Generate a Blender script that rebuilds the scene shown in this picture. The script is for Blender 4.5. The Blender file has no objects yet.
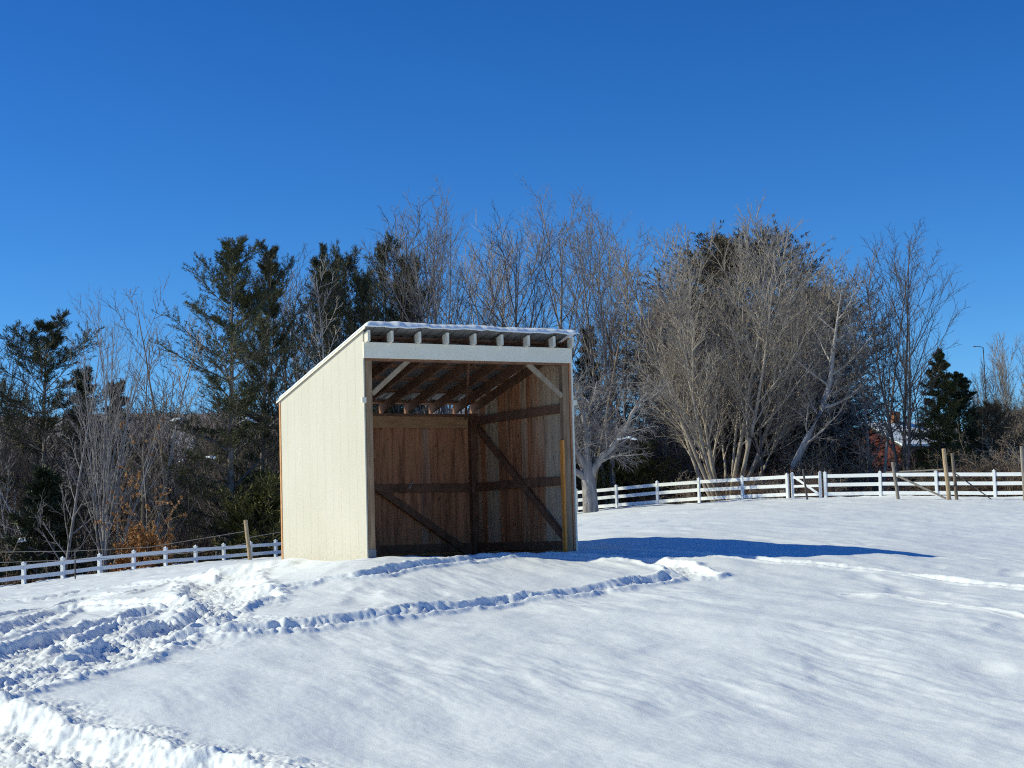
import bpy, math, random
import numpy as np

SC = bpy.context.scene
COL = SC.collection
PI = math.pi
rad = math.radians

# ------------------------------------------------------------------ camera
F, W, H = 1800.0, 1024, 768
PITCH, ROLL = rad(4.79), rad(-1.60)
cp, sp, cr, sr = math.cos(PITCH), math.sin(PITCH), math.cos(ROLL), math.sin(ROLL)
_right = np.array([1, 0, 0.]); _up = np.array([0, -sp, cp]); FW = np.array([0, cp, sp])
RT = cr * _right + sr * _up
UP = -sr * _right + cr * _up
EYE = np.array([0, 0, 0.29])          # shed sill is z = 0

def at(px, py, Y):
    """world point seen at pixel (px,py) at depth Y metres"""
    d = FW + RT * (px - 512) / F + UP * (384 - py) / F
    return EYE + d * (Y / d[1])

cam_d = bpy.data.cameras.new('camera'); cam = bpy.data.objects.new('camera', cam_d); COL.objects.link(cam)
from mathutils import Matrix, Vector
M = Matrix(((RT[0], UP[0], -FW[0], EYE[0]), (RT[1], UP[1], -FW[1], EYE[1]), (RT[2], UP[2], -FW[2], EYE[2]), (0, 0, 0, 1)))
cam.matrix_world = M
cam_d.sensor_width = 36; cam_d.lens = 36 * F / W
cam_d.clip_start = 0.1; cam_d.clip_end = 6000
SC.camera = cam

# ------------------------------------------------------------------ tagging
def tag(o, label=None, cat=None, group=None, kind=None):
    if label: o['label'] = label
    if cat: o['category'] = cat
    if group: o['group'] = group
    if kind: o['kind'] = kind
    return o

def empty(name, loc, rz=0.0):
    o = bpy.data.objects.new(name, None); COL.objects.link(o)
    o.location = loc; o.rotation_euler = (0, 0, rz); o.empty_display_size = 0.3
    return o

# ------------------------------------------------------------------ mesh helpers
def mesh_np(name, V, quads=None, tris=None, mat=None, smooth=False):
    me = bpy.data.meshes.new(name)
    V = np.asarray(V, np.float32)
    parts, starts, tot = [], [], 0
    if quads is not None and len(quads):
        q = np.asarray(quads, np.int32); parts.append(q.ravel()); starts.append(tot + 4 * np.arange(len(q))); tot += q.size
    if tris is not None and len(tris):
        t = np.asarray(tris, np.int32); parts.append(t.ravel()); starts.append(tot + 3 * np.arange(len(t))); tot += t.size
    L = np.concatenate(parts).astype(np.int32); S = np.concatenate(starts).astype(np.int32)
    me.vertices.add(len(V)); me.vertices.foreach_set('co', V.ravel())
    me.loops.add(len(L)); me.loops.foreach_set('vertex_index', L)
    me.polygons.add(len(S)); me.polygons.foreach_set('loop_start', S)
    if smooth: me.polygons.foreach_set('use_smooth', np.ones(len(S), bool))
    me.update(calc_edges=True); me.validate()
    if mat: me.materials.append(mat)
    return me

def link(name, me, parent=None, loc=None):
    o = bpy.data.objects.new(name, me); COL.objects.link(o)
    if parent: o.parent = parent
    if loc is not None: o.location = loc
    return o

class MB:
    """collects boxes, prisms and bars into one mesh"""
    def __init__(s): s.v = []; s.f = []
    def add(s, vs, fs):
        b = len(s.v); s.v += [tuple(map(float, p)) for p in vs]; s.f += [tuple(b + i for i in f) for f in fs]; return s
    def box(s, x0, x1, y0, y1, z0, z1):
        return s.add([(x0, y0, z0), (x1, y0, z0), (x1, y1, z0), (x0, y1, z0), (x0, y0, z1), (x1, y0, z1), (x1, y1, z1), (x0, y1, z1)],
                     [(3, 2, 1, 0), (4, 5, 6, 7), (0, 1, 5, 4), (1, 2, 6, 5), (2, 3, 7, 6), (3, 0, 4, 7)])
    def prism(s, poly, vec):
        n = len(poly); p = [np.array(q, float) for q in poly]; v = np.array(vec, float)
        return s.add(p + [q + v for q in p], [tuple(range(n))[::-1], tuple(range(n, 2 * n))] + [(i, (i + 1) % n, n + (i + 1) % n, n + i) for i in range(n)])
    def bar(s, a, b, w, h, up=(0, 0, 1), cut=None):
        a = np.array(a, float); b = np.array(b, float); d = b - a; d /= np.linalg.norm(d)
        u = np.cross(d, np.array(up, float)); u /= np.linalg.norm(u); v = np.cross(u, d)
        vs = [p + u * sx * w / 2 + v * sy * h / 2 for p in (a, b) for sx, sy in ((-1, -1), (1, -1), (1, 1), (-1, 1))]
        return s.add(vs, [(3, 2, 1, 0), (4, 5, 6, 7), (0, 1, 5, 4), (1, 2, 6, 5), (2, 3, 7, 6), (3, 0, 4, 7)])
    def tube(s, pts, rs, n=8):
        P = np.array(pts, float); k = len(P); T = np.gradient(P, axis=0); vs = []
        for i in range(k):
            t = T[i] / np.linalg.norm(T[i]); u = np.cross(t, [.31, .52, .79]); u /= np.linalg.norm(u); w = np.cross(t, u)
            r = rs[i] if hasattr(rs, '__len__') else rs
            vs += [P[i] + r * (math.cos(2 * PI * j / n) * u + math.sin(2 * PI * j / n) * w) for j in range(n)]
        fs = [(i * n + j, i * n + (j + 1) % n, (i + 1) * n + (j + 1) % n, (i + 1) * n + j) for i in range(k - 1) for j in range(n)]
        fs += [tuple(range(n))[::-1], tuple(range((k - 1) * n, k * n))]
        return s.add(vs, fs)
    def build(s, name, mat, parent=None, loc=None, bevel=0.0, smooth=False):
        me = bpy.data.meshes.new(name); me.from_pydata(s.v, [], s.f); me.update(); me.materials.append(mat)
        if smooth: me.polygons.foreach_set('use_smooth', np.ones(len(me.polygons), bool))
        import bmesh
        bm = bmesh.new(); bm.from_mesh(me); bmesh.ops.recalc_face_normals(bm, faces=bm.faces)
        if bevel: bmesh.ops.bevel(bm, geom=bm.edges[:], offset=bevel, segments=1, affect='EDGES', clamp_overlap=True)
        bm.to_mesh(me); bm.free()
        return link(name, me, parent, loc)

# ------------------------------------------------------------------ noise
def _h(ix, iy, seed):
    h = (ix.astype(np.int64) * 374761393 + iy.astype(np.int64) * 668265263 + seed * 1274126177) & 0xffffffff
    h = ((h ^ (h >> 13)) * 1274126177) & 0xffffffff
    return (h ^ (h >> 16)) & 0xffffffff
def noise(x, y, seed=0):
    x = np.asarray(x, float); y = np.asarray(y, float)
    ix = np.floor(x); iy = np.floor(y); fx = x - ix; fy = y - iy
    ux = fx ** 3 * (fx * (fx * 6 - 15) + 10); uy = fy ** 3 * (fy * (fy * 6 - 15) + 10)
    def g(dx, dy):
        a = _h(ix + dx, iy + dy, seed) * (2 * PI / 4294967296.0)
        return np.cos(a) * (fx - dx) + np.sin(a) * (fy - dy)
    a, b, c, d = g(0, 0), g(1, 0), g(0, 1), g(1, 1)
    return (a + (b - a) * ux) * (1 - uy) + (c + (d - c) * ux) * uy      # about -0.7 .. 0.7
def fbm(x, y, seed=0, oct=4, gain=.5):
    s = 0; a = 1.0; f = 1.0
    for o in range(oct): s = s + a * noise(x * f, y * f, seed + o * 17); a *= gain; f *= 2.03
    return s
def sstep(a, b, x):
    t = np.clip((x - a) / (b - a), 0, 1); return t * t * (3 - 2 * t)

# ------------------------------------------------------------------ materials
def N(nt, t, **kw):
    n = nt.nodes.new(t)
    for k, v in kw.items():
        if k in n.inputs: n.inputs[k].default_value = v
        else: setattr(n, k, v)
    return n
def mat_new(name, rough=.8, spec=.2, base=None, metallic=0.0):
    m = bpy.data.materials.new(name); m.use_nodes = True; nt = m.node_tree
    b = nt.nodes['Principled BSDF']; b.inputs['Roughness'].default_value = rough
    b.inputs['Specular IOR Level'].default_value = spec; b.inputs['Metallic'].default_value = metallic
    if base: b.inputs['Base Color'].default_value = (*base, 1)
    return m, nt, b
def ramp(nt, stops, interp='LINEAR'):
    n = nt.nodes.new('ShaderNodeValToRGB'); cr_ = n.color_ramp; cr_.interpolation = interp
    while len(cr_.elements) < len(stops): cr_.elements.new(.5)
    for e, (p, c) in zip(cr_.elements, stops): e.position = p; e.color = (*c, 1)
    return n
def coords(nt, scale=(1, 1, 1), kind='Object'):
    tc = nt.nodes.new('ShaderNodeTexCoord'); mp = nt.nodes.new('ShaderNodeMapping'); mp.inputs['Scale'].default_value = scale
    nt.links.new(tc.outputs[kind], mp.inputs['Vector']); return mp.outputs['Vector']
def bump(nt, b, h, strength=.3, dist=.02):
    bp = N(nt, 'ShaderNodeBump', Strength=strength, Distance=dist); nt.links.new(h, bp.inputs['Height']); nt.links.new(bp.outputs['Normal'], b.inputs['Normal'])
def noisy(name, stops, scale=(3, 3, 3), nscale=1.0, detail=5, rough=.85, spec=.15, bmp=0, bdist=.02, island=0.0, metallic=0.0):
    """a noise-driven colour ramp; island>0 shifts the ramp for each loose piece"""
    m, nt, b = mat_new(name, rough, spec, metallic=metallic)
    v = coords(nt, scale)
    nz = N(nt, 'ShaderNodeTexNoise', Scale=nscale, Detail=detail, Roughness=.6)
    r = ramp(nt, stops); fac = nz.outputs['Fac']
    if island:
        g = nt.nodes.new('ShaderNodeNewGeometry')
        mm = N(nt, 'ShaderNodeMath', operation='MULTIPLY_ADD'); mm.inputs[1].default_value = island
        nt.links.new(g.outputs['Random Per Island'], mm.inputs[0]); nt.links.new(nz.outputs['Fac'], mm.inputs[2])
        sb = N(nt, 'ShaderNodeMath', operation='SUBTRACT'); sb.inputs[1].default_value = island / 2
        nt.links.new(mm.outputs[0], sb.inputs[0]); fac = sb.outputs[0]
        vm = N(nt, 'ShaderNodeVectorMath', operation='MULTIPLY_ADD'); vm.inputs[1].default_value = (1, 1, 1)
        ml = N(nt, 'ShaderNodeMath', operation='MULTIPLY'); ml.inputs[1].default_value = 53.0
        nt.links.new(g.outputs['Random Per Island'], ml.inputs[0]); nt.links.new(v, vm.inputs[0]); nt.links.new(ml.outputs[0], vm.inputs[2]); v = vm.outputs[0]
    nt.links.new(v, nz.inputs['Vector']); nt.links.new(fac, r.inputs['Fac']); nt.links.new(r.outputs['Color'], b.inputs['Base Color'])
    if bmp: bump(nt, b, nz.outputs['Fac'], bmp, bdist)
    return m

def snow_material(name, grain=True):
    m, nt, b = mat_new(name, .55, .25, (.87, .88, .90))
    v = coords(nt)
    n1 = N(nt, 'ShaderNodeTexNoise', Scale=2.2, Detail=6, Roughness=.65)
    n2 = N(nt, 'ShaderNodeTexNoise', Scale=55.0, Detail=4, Roughness=.8)
    st = N(nt, 'ShaderNodeMapping'); st.inputs['Rotation'].default_value = (0, 0, rad(68)); st.inputs['Scale'].default_value = (1.5, 6, 4)
    n3 = N(nt, 'ShaderNodeTexNoise', Scale=1.6, Detail=4, Roughness=.6)
    nt.links.new(v, n1.inputs['Vector']); nt.links.new(v, n2.inputs['Vector']); nt.links.new(v, st.inputs['Vector']); nt.links.new(st.outputs[0], n3.inputs['Vector'])
    r = ramp(nt, [(.3, (.825, .86, .885)), (.7, (.885, .91, .915))]); nt.links.new(n1.outputs['Fac'], r.inputs['Fac']); nt.links.new(r.outputs['Color'], b.inputs['Base Color'])
    a = N(nt, 'ShaderNodeMath', operation='MULTIPLY_ADD'); a.inputs[1].default_value = .6
    nt.links.new(n2.outputs['Fac'], a.inputs[0]); nt.links.new(n3.outputs['Fac'], a.inputs[2])
    bump(nt, b, a.outputs[0], .35, .022)
    return m

MAT = {}
MAT['snow'] = snow_material('snow')
MAT['cream'] = None
def cream_material():
    m, nt, b = mat_new('cream_paint', .55, .3)
    v = coords(nt, (9, 9, .35)); nz = N(nt, 'ShaderNodeTexNoise', Scale=1.3, Detail=6, Roughness=.7); nt.links.new(v, nz.inputs['Vector'])
    r = ramp(nt, [(.0, (.60, .547, .447)), (.60, (.61, .557, .457)), (.72, (.55, .49, .385)), (.80, (.60, .547, .447))]); nt.links.new(nz.outputs['Fac'], r.inputs['Fac'])
    v2 = coords(nt, (1.2, 1.2, .9)); n2 = N(nt, 'ShaderNodeTexNoise', Scale=1.0, Detail=3); nt.links.new(v2, n2.inputs['Vector'])
    mx = N(nt, 'ShaderNodeMix', data_type='RGBA', blend_type='MULTIPLY'); mx.inputs[0].default_value = .5
    r2 = ramp(nt, [(.35, (.9, .9, .86)), (.65, (1, 1, 1))]); nt.links.new(n2.outputs['Fac'], r2.inputs['Fac'])
    nt.links.new(r.outputs['Color'], mx.inputs[6]); nt.links.new(r2.outputs['Color'], mx.inputs[7])
    # mud splashed up from the ground: specks that thin out with height
    tc = nt.nodes.new('ShaderNodeTexCoord'); sx_ = nt.nodes.new('ShaderNodeSeparateXYZ'); nt.links.new(tc.outputs['Object'], sx_.inputs[0])
    sp_ = N(nt, 'ShaderNodeTexNoise', Scale=16.0, Detail=5, Roughness=.75); nt.links.new(tc.outputs['Object'], sp_.inputs['Vector'])
    mr = N(nt, 'ShaderNodeMapRange'); mr.inputs['From Min'].default_value = .0; mr.inputs['From Max'].default_value = .75; mr.inputs['To Min'].default_value = .13; mr.inputs['To Max'].default_value = -.12
    nt.links.new(sx_.outputs['Z'], mr.inputs['Value']); ad = N(nt, 'ShaderNodeMath', operation='ADD'); nt.links.new(sp_.outputs['Fac'], ad.inputs[0]); nt.links.new(mr.outputs[0], ad.inputs[1])
    rm = ramp(nt, [(.56, (1, 1, 1)), (.72, (.70, .62, .50))]); nt.links.new(ad.outputs[0], rm.inputs['Fac'])
    m2 = N(nt, 'ShaderNodeMix', data_type='RGBA', blend_type='MULTIPLY'); m2.inputs[0].default_value = .3
    nt.links.new(mx.outputs[2], m2.inputs[6]); nt.links.new(rm.outputs['Color'], m2.inputs[7]); nt.links.new(m2.outputs[2], b.inputs['Base Color'])
    v3 = coords(nt, (60, 60, 4)); n3 = N(nt, 'ShaderNodeTexNoise', Scale=1.0, Detail=3); nt.links.new(v3, n3.inputs['Vector']); bump(nt, b, n3.outputs['Fac'], .15, .004)
    return m
MAT['cream'] = cream_material()
MAT['trim_paint'] = noisy('trim_paint', [(.3, (.84, .76, .58)), (.7, (.90, .82, .65))], (4, 4, 4), rough=.6, spec=.3)
# planks: warm brown boards, some weathered grey, knots
def plank_material(name, warm, grey, dark, greyness=.3):
    m, nt, b = mat_new(name, .8, .15)
    g = nt.nodes.new('ShaderNodeNewGeometry')
    v = coords(nt, (9, 9, .8))
    off = N(nt, 'ShaderNodeVectorMath', operation='ADD'); ml = N(nt, 'ShaderNodeMath', operation='MULTIPLY'); ml.inputs[1].default_value = 91.0
    nt.links.new(g.outputs['Random Per Island'], ml.inputs[0]); nt.links.new(v, off.inputs[0]); nt.links.new(ml.outputs[0], off.inputs[1])
    nz = N(nt, 'ShaderNodeTexNoise', Scale=1.0, Detail=6, Roughness=.65, Distortion=.6); nt.links.new(off.outputs[0], nz.inputs['Vector'])
    r = ramp(nt, [(.30, dark), (.5, warm), (.72, tuple(min(1, c * 1.5) for c in warm))]); nt.links.new(nz.outputs['Fac'], r.inputs['Fac'])
    # per-board grey
    rg = N(nt, 'ShaderNodeMapRange'); rg.inputs['From Min'].default_value = 1 - greyness - .08; rg.inputs['From Max'].default_value = 1 - greyness + .1
    fr = N(nt, 'ShaderNodeMath', operation='FRACT'); m7 = N(nt, 'ShaderNodeMath', operation='MULTIPLY'); m7.inputs[1].default_value = 7.31
    nt.links.new(g.outputs['Random Per Island'], m7.inputs[0]); nt.links.new(m7.outputs[0], fr.inputs[0])
    v5 = coords(nt, (5, 5, .5)); n5 = N(nt, 'ShaderNodeTexNoise', Scale=1.0, Detail=3); nt.links.new(v5, n5.inputs['Vector'])
    ad = N(nt, 'ShaderNodeMath', operation='MULTIPLY_ADD'); ad.inputs[1].default_value = .5; nt.links.new(n5.outputs['Fac'], ad.inputs[0]); nt.links.new(fr.outputs[0], ad.inputs[2])
    sb = N(nt, 'ShaderNodeMath', operation='SUBTRACT'); sb.inputs[1].default_value = .25; nt.links.new(ad.outputs[0], sb.inputs[0]); nt.links.new(sb.outputs[0], rg.inputs['Value'])
    rgr = ramp(nt, [(.25, tuple(c * .45 for c in grey)), (.6, grey)]); nt.links.new(nz.outputs['Fac'], rgr.inputs['Fac'])
    mx = N(nt, 'ShaderNodeMix', data_type='RGBA'); nt.links.new(rg.outputs[0], mx.inputs[0]); nt.links.new(r.outputs['Color'], mx.inputs[6]); nt.links.new(rgr.outputs['Color'], mx.inputs[7])
    # knots
    vk = coords(nt, (5, 5, 2.2)); ok = N(nt, 'ShaderNodeVectorMath', operation='ADD'); nt.links.new(vk, ok.inputs[0]); nt.links.new(ml.outputs[0], ok.inputs[1])
    vo = N(nt, 'ShaderNodeTexVoronoi', Scale=1.5); nt.links.new(ok.outputs[0], vo.inputs['Vector'])
    rk = ramp(nt, [(.05, (.12, .09, .07)), (.16, (1, 1, 1))]); nt.links.new(vo.outputs['Distance'], rk.inputs['Fac'])
    mk = N(nt, 'ShaderNodeMix', data_type='RGBA', blend_type='MULTIPLY'); mk.inputs[0].default_value = .85
    nt.links.new(mx.outputs[2], mk.inputs[6]); nt.links.new(rk.outputs['Color'], mk.inputs[7]); nt.links.new(mk.outputs[2], b.inputs['Base Color'])
    bump(nt, b, nz.outputs['Fac'], .4, .006)
    return m
MAT['plank_back'] = plank_material('plank_back', (.58, .25, .125), (.58, .44, .34), (.20, .075, .040), .07)
MAT['plank_side'] = plank_material('plank_side', (.54, .235, .115), (.74, .54, .36), (.17, .075, .04), .36)
MAT['beam_brown'] = noisy('beam_brown', [(.3, (.15, .075, .046)), (.7, (.30, .155, .095))], (6, 6, 6), rough=.8, bmp=.2)
MAT['beam_orange'] = noisy('beam_orange', [(.3, (.46, .23, .11)), (.7, (.66, .37, .18))], (3, 12, 12), rough=.8, bmp=.2)
MAT['post_wood'] = noisy('post_wood', [(.3, (.22, .135, .075)), (.7, (.42, .28, .17))], (20, 20, 2), rough=.85, bmp=.3)
MAT['brace_wood'] = noisy('brace_wood', [(.3, (.30, .21, .13)), (.7, (.44, .33, .22))], (12, 12, 3), rough=.8)
MAT['new_wood'] = noisy('new_wood', [(.3, (.68, .235, .045)), (.7, (.86, .36, .085))], (18, 18, 1.5), rough=.7)
MAT['tail_paint'] = noisy('tail_paint', [(.3, (.62, .57, .47)), (.7, (.80, .74, .62))], (9, 9, 9), rough=.65)
MAT['metal'] = noisy('roof_metal', [(.3, (.22, .22, .22)), (.7, (.32, .32, .32))], (3, 3, 3), rough=.5, spec=.4, metallic=.4)
MAT['steel'] = noisy('galvanised_steel', [(.3, (.16, .17, .19)), (.7, (.25, .26, .28))], (8, 8, 8), rough=.5, metallic=.0)
MAT['dirt'] = noisy('dirt', [(.3, (.16, .11, .07)), (.7, (.30, .21, .13))], (4, 4, 4), rough=.95, bmp=.6, bdist=.05)
MAT['vinyl'] = noisy('white_vinyl', [(.3, (.78, .78, .77)), (.7, (.84, .84, .83))], (2, 2, 2), rough=.4, spec=.4)
MAT['grey_wood'] = noisy('grey_wood', [(.3, (.17, .14, .115)), (.7, (.38, .33, .28))], (14, 14, 2), rough=.9, bmp=.4)
MAT['tan_wood'] = noisy('tan_wood', [(.3, (.36, .25, .14)), (.7, (.54, .40, .25))], (14, 14, 2), rough=.85, bmp=.3)
MAT['wire'] = noisy('wire', [(.3, (.32, .27, .22)), (.7, (.42, .36, .3))], (3, 3, 3), rough=.6)
MAT['paper'] = noisy('paper', [(.3, (.6, .56, .5)), (.7, (.72, .68, .62))], (9, 9, 9), rough=.8)
def bark(name, a, b_): return noisy(name, [(.32, a), (.68, b_)], (6, 6, 1.6), 1.2, rough=.9, bmp=.35, bdist=.03)
MAT['bark_grey'] = bark('bark_grey', (0.169, 0.149, 0.144), (0.390, 0.359, 0.347))
MAT['bark_brown'] = bark('bark_brown', (0.130, 0.098, 0.072), (0.286, 0.227, 0.176))
MAT['bark_light'] = bark('bark_light', (0.338, 0.297, 0.263), (0.598, 0.541, 0.498))
MAT['bark_tan'] = bark('bark_tan', (.25, .21, .17), (.51, .44, .37))
MAT['bark_dark'] = bark('bark_dark', (0.065, 0.057, 0.055), (0.156, 0.135, 0.129))
MAT['bark_pine'] = bark('bark_pine', (0.130, 0.111, 0.094), (0.312, 0.273, 0.240))
MAT['twig_red'] = bark('twig_red', (.16, .12, .105), (.30, .235, .21))
def needles(name, a, b_, c): return noisy(name, [(.25, a), (.5, b_), (.75, c)], (.55, .55, .9), 1.0, 4, rough=.6, spec=.25, island=.25)
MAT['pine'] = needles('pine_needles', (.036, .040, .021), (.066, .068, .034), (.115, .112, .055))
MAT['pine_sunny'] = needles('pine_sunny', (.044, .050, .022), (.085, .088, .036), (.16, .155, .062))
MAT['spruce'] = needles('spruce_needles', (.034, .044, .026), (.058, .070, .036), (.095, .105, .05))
MAT['spruce_lit'] = needles('spruce_sunlit_tint', (.055, .062, .022), (.10, .105, .035), (.17, .165, .055))  # spruce green with the olive of sunlight put into the colour
MAT['hemlock_brown'] = needles('hemlock_brown', (.065, .050, .030), (.13, .10, .06), (.21, .165, .10))
MAT['olive'] = needles('olive_needles', (.06, .06, .018), (.12, .11, .03), (.19, .165, .05))
MAT['beech'] = noisy('beech_leaves', [(.25, (.20, .085, .028)), (.5, (.40, .19, .07)), (.75, (.55, .30, .13))], (2, 2, 2), 1.0, 3, rough=.7, island=.5)
MAT['brush'] = noisy('brush', [(.3, (0.120, 0.088, 0.064)), (.7, (0.320, 0.248, 0.184))], (.6, .6, .6), 1.0, 4, rough=.9, island=.2)
MAT['brush_red'] = noisy('brush_red', [(.3, (0.128, 0.072, 0.056)), (.7, (0.304, 0.192, 0.144))], (.6, .6, .6), 1.0, 4, rough=.9, island=.2)
MAT['litter'] = noisy('forest_floor', [(.35, (.06, .045, .033)), (.5, (.12, .09, .065)), (.62, (.5, .5, .52)), (.75, (.8, .81, .83))], (.7, .7, .7), 1.0, 6, rough=.95, bmp=.5, bdist=.1)
MAT['wood_red'] = noisy('barn_red', [(.3, (.10, .028, .02)), (.7, (.17, .05, .035))], (2, 2, 2), rough=.8)
MAT['shingle'] = noisy('shingle', [(.3, (.09, .10, .085)), (.7, (.16, .17, .145))], (4, 4, 4), rough=.9)
MAT['brick'] = noisy('brick', [(.3, (.26, .10, .05)), (.7, (.40, .17, .08))], (9, 9, 9), rough=.9)
MAT['glass'] = mat_new('window_glass', .1, .5, (.03, .035, .04))[0]
MAT['hill'] = noisy('hill', [(.3, (.17, .15, .15)), (.55, (.27, .25, .26)), (.7, (.5, .5, .54))], (.02, .02, .06), 1.0, 7, rough=.95)

# ------------------------------------------------------------------ terrain
HOR = lambda x: 534.84 - (x - 512) * math.tan(ROLL) * -1   # horizon row at pixel x
CTRL = []
def C_(px, py, Y): CTRL.append(at(px, py, Y))
for px in (-120, 0, 256, 512, 768, 1024, 1150): C_(px, 768, 11.9)
for px, rows in {
    -120: [(700, 15), (650, 19.5), (615, 30), (600, 48), (596, 64)],
    0: [(700, 15), (650, 19), (612, 30), (593, 50), (587, 64)],
    150: [(700, 14.9), (650, 18), (612, 23.5), (590, 30), (577, 48), (568, 73)],
    283: [(700, 14.8), (650, 17.6), (610, 21.4), (585, 25), (563, 30), (559.5, 50), (557, 82)],
    367: [(700, 14.8), (650, 17.5), (610, 21), (585, 23.6), (559, 27.1)],
    470: [(700, 14.8), (650, 17.5), (610, 21), (580, 24.2), (555, 28), (549, 33)],
    577: [(700, 14.8), (650, 17.4), (610, 20.8), (580, 24.3), (551, 28.9), (538, 34), (528, 45), (518, 76), (513, 98)],
    750: [(700, 14.7), (650, 17.2), (600, 21.4), (570, 25.4), (546, 30.2), (535, 33.4), (521, 46), (509, 68), (500.5, 89)],
    900: [(700, 14.6), (650, 17.1), (600, 21.5), (570, 26), (541, 33), (520, 50), (506, 70), (497, 85)],
    1024: [(700, 14.5), (650, 17), (600, 21.5), (570, 26.5), (541, 36), (519, 54), (506, 71), (497.5, 83)],
    1150: [(700, 14.5), (650, 17), (600, 21.5), (570, 26.8), (540, 37), (517, 55), (503, 72), (494, 83)],
}.items():
    for py, Y in rows: C_(px, py, Y)
CTRL.append(at(430, 540, 90))
for x in (-3, -1.5, 0, 1.5, 3): CTRL.append(np.array([x, 6.0, -1.32]))
def polar(x, y):
    r = np.hypot(x, y); th = np.arctan2(x, np.maximum(y, 1e-6))
    return np.clip(th, -.42, .42) * 4.0, np.log(np.clip(r, 5.0, 140))
_C = np.array(CTRL); _ct, _cl = polar(_C[:, 0], _C[:, 1])
def _phi(r2): return .5 * r2 * np.log(r2 + 1e-12)
def _fit():
    n = len(_ct); K = _phi((_ct[:, None] - _ct) ** 2 + (_cl[:, None] - _cl) ** 2) + np.eye(n) * 2e-3
    P = np.stack([np.ones(n), _ct, _cl], 1); A = np.block([[K, P], [P.T, np.zeros((3, 3))]])
    return np.linalg.solve(A, np.concatenate([_C[:, 2], np.zeros(3)]))
_w = _fit()
# fence lines (world xy); ground falls away behind them on the left
FL = [at(-60, 590, 61), at(10, 586, 65.0), at(283, 557, 85.5), at(470, 535, 97.0)]
FR = [at(500, 527, 99), at(577, 518, 97.5), at(636, 512, 95), at(788, 499.5, 88.5), at(826, 498, 87), at(1024, 497.5, 82.5), at(1180, 494, 79)]
FPX = np.array([(-60, 61), (10, 65), (283, 85.5), (470, 97), (577, 97.5), (788, 88.5), (826, 87), (1024, 82.5), (1180, 79)], float)
def _fy(x): return np.interp(x, [p[0] for p in FL[:3]] + [p[0] for p in FR[1:]], [p[1] for p in FL[:3]] + [p[1] for p in FR[1:]])
def base_z(x, y):
    x = np.asarray(x, float); y = np.asarray(y, float)
    sh = x.shape; xf = x.ravel(); yf = y.ravel(); out = np.empty(xf.size)
    for s in range(0, xf.size, 60000):
        t, l = polar(xf[s:s + 60000], yf[s:s + 60000])
        K = _phi((t[:, None] - _ct) ** 2 + (l[:, None] - _cl) ** 2)
        out[s:s + 60000] = K @ _w[:-3] + _w[-3] + t * _w[-2] + l * _w[-1]
    z = out.reshape(sh)
    r = np.hypot(x, y)
    z = np.where(y < 4, -1.33, z * sstep(3, 6, y) + -1.33 * (1 - sstep(3, 6, y)))
    fy = _fy(x); d = y - fy
    drop = sstep(-1, 16, d) * np.interp(x, [-30, -10, 2, 20], [3.6, 3.0, .8, .9]) + np.clip(d - 16, 0, 400) * .012
    zf = np.interp(x, [-40, -20, -8, 4, 14, 40], [-1.7, -1.3, -.6, .7, 1.2, 1.0])
    k = sstep(2, 25, d); z = z * (1 - k) + zf * k
    return z - np.where(d > -1, drop, 0)

def ground_at(px, py):
    """where the ray through (px,py) first meets the smooth ground"""
    Y = np.linspace(9, 110, 2000); d = FW + RT * (px - 512) / F + UP * (384 - py) / F; d = d / d[1]
    P = EYE + d[None] * Y[:, None]; g = base_z(P[:, 0], P[:, 1]); i = np.argmax(P[:, 2] <= g)
    return P[i]

SHED_TH = rad(29.3); SHED_O = np.array([-2.24, 27.10, 0.0]); SW, SD = 3.66, 3.36
SU = np.array([math.cos(SHED_TH), math.sin(SHED_TH)]); SV = np.array([-SU[1], SU[0]])

# snow tracks: pixel polylines -> world points on the field
TRK = [  # points, half width, depth, roughness
    ([(300, 587), (361, 579), (423, 567), (489, 560), (530, 557), (587, 557), (648, 560), (677, 566), (702, 575)], .20, .10, .075),
    ([(232, 634), (266, 629), (300, 626), (340, 622), (382, 618), (464, 606), (546, 595), (628, 583), (681, 573), (702, 575)], .24, .11, .09),
    ([(598, 547.5), (640, 552), (700, 556.5), (800, 566), (900, 575), (1024, 586.5), (1100, 594)], .17, .07, .05),
    ([(300, 588), (262, 595), (240, 601), (216, 606)], .22, .14, .09),
    ([(258, 572), (232, 577), (212, 584), (226, 600), (240, 604)], .42, .17, .12),
    ([(240, 601), (206, 606), (150, 611), (100, 626), (50, 640), (-20, 668)], .26, .14, .11),
    ([(232, 606), (206, 617), (143, 638), (110, 655), (60, 668), (-20, 690)], .30, .15, .12),
    ([(216, 606), (165, 603), (110, 607), (66, 611), (33, 623), (-20, 640)], .25, .12, .10),
    ([(212, 584), (160, 581), (126, 585), (93, 590), (33, 600), (-20, 603)], .24, .09, .08),
    ([(300, 626), (240, 634), (186, 637), (140, 646), (104, 663), (40, 680), (-20, 700)], .30, .11, .12),
    ([(150, 590), (118, 598), (85, 600), (40, 610), (-20, 620)], .22, .10, .09),
    ([(186, 620), (130, 628), (95, 640), (60, 650), (-20, 680)], .22, .08, .09),
    ([(274, 566), (256, 567), (240, 570)], .40, .03, .05),
    ([(590, 553), (640, 553), (700, 558)], .3, .02, .05),
    ([(1024, 622), (960, 606), (900, 596), (850, 592)], .10, .03, .012),
]
TW = [(np.array([ground_at(*p)[:2] for p in pts]), w, d, r) for pts, w, d, r in TRK]
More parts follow.
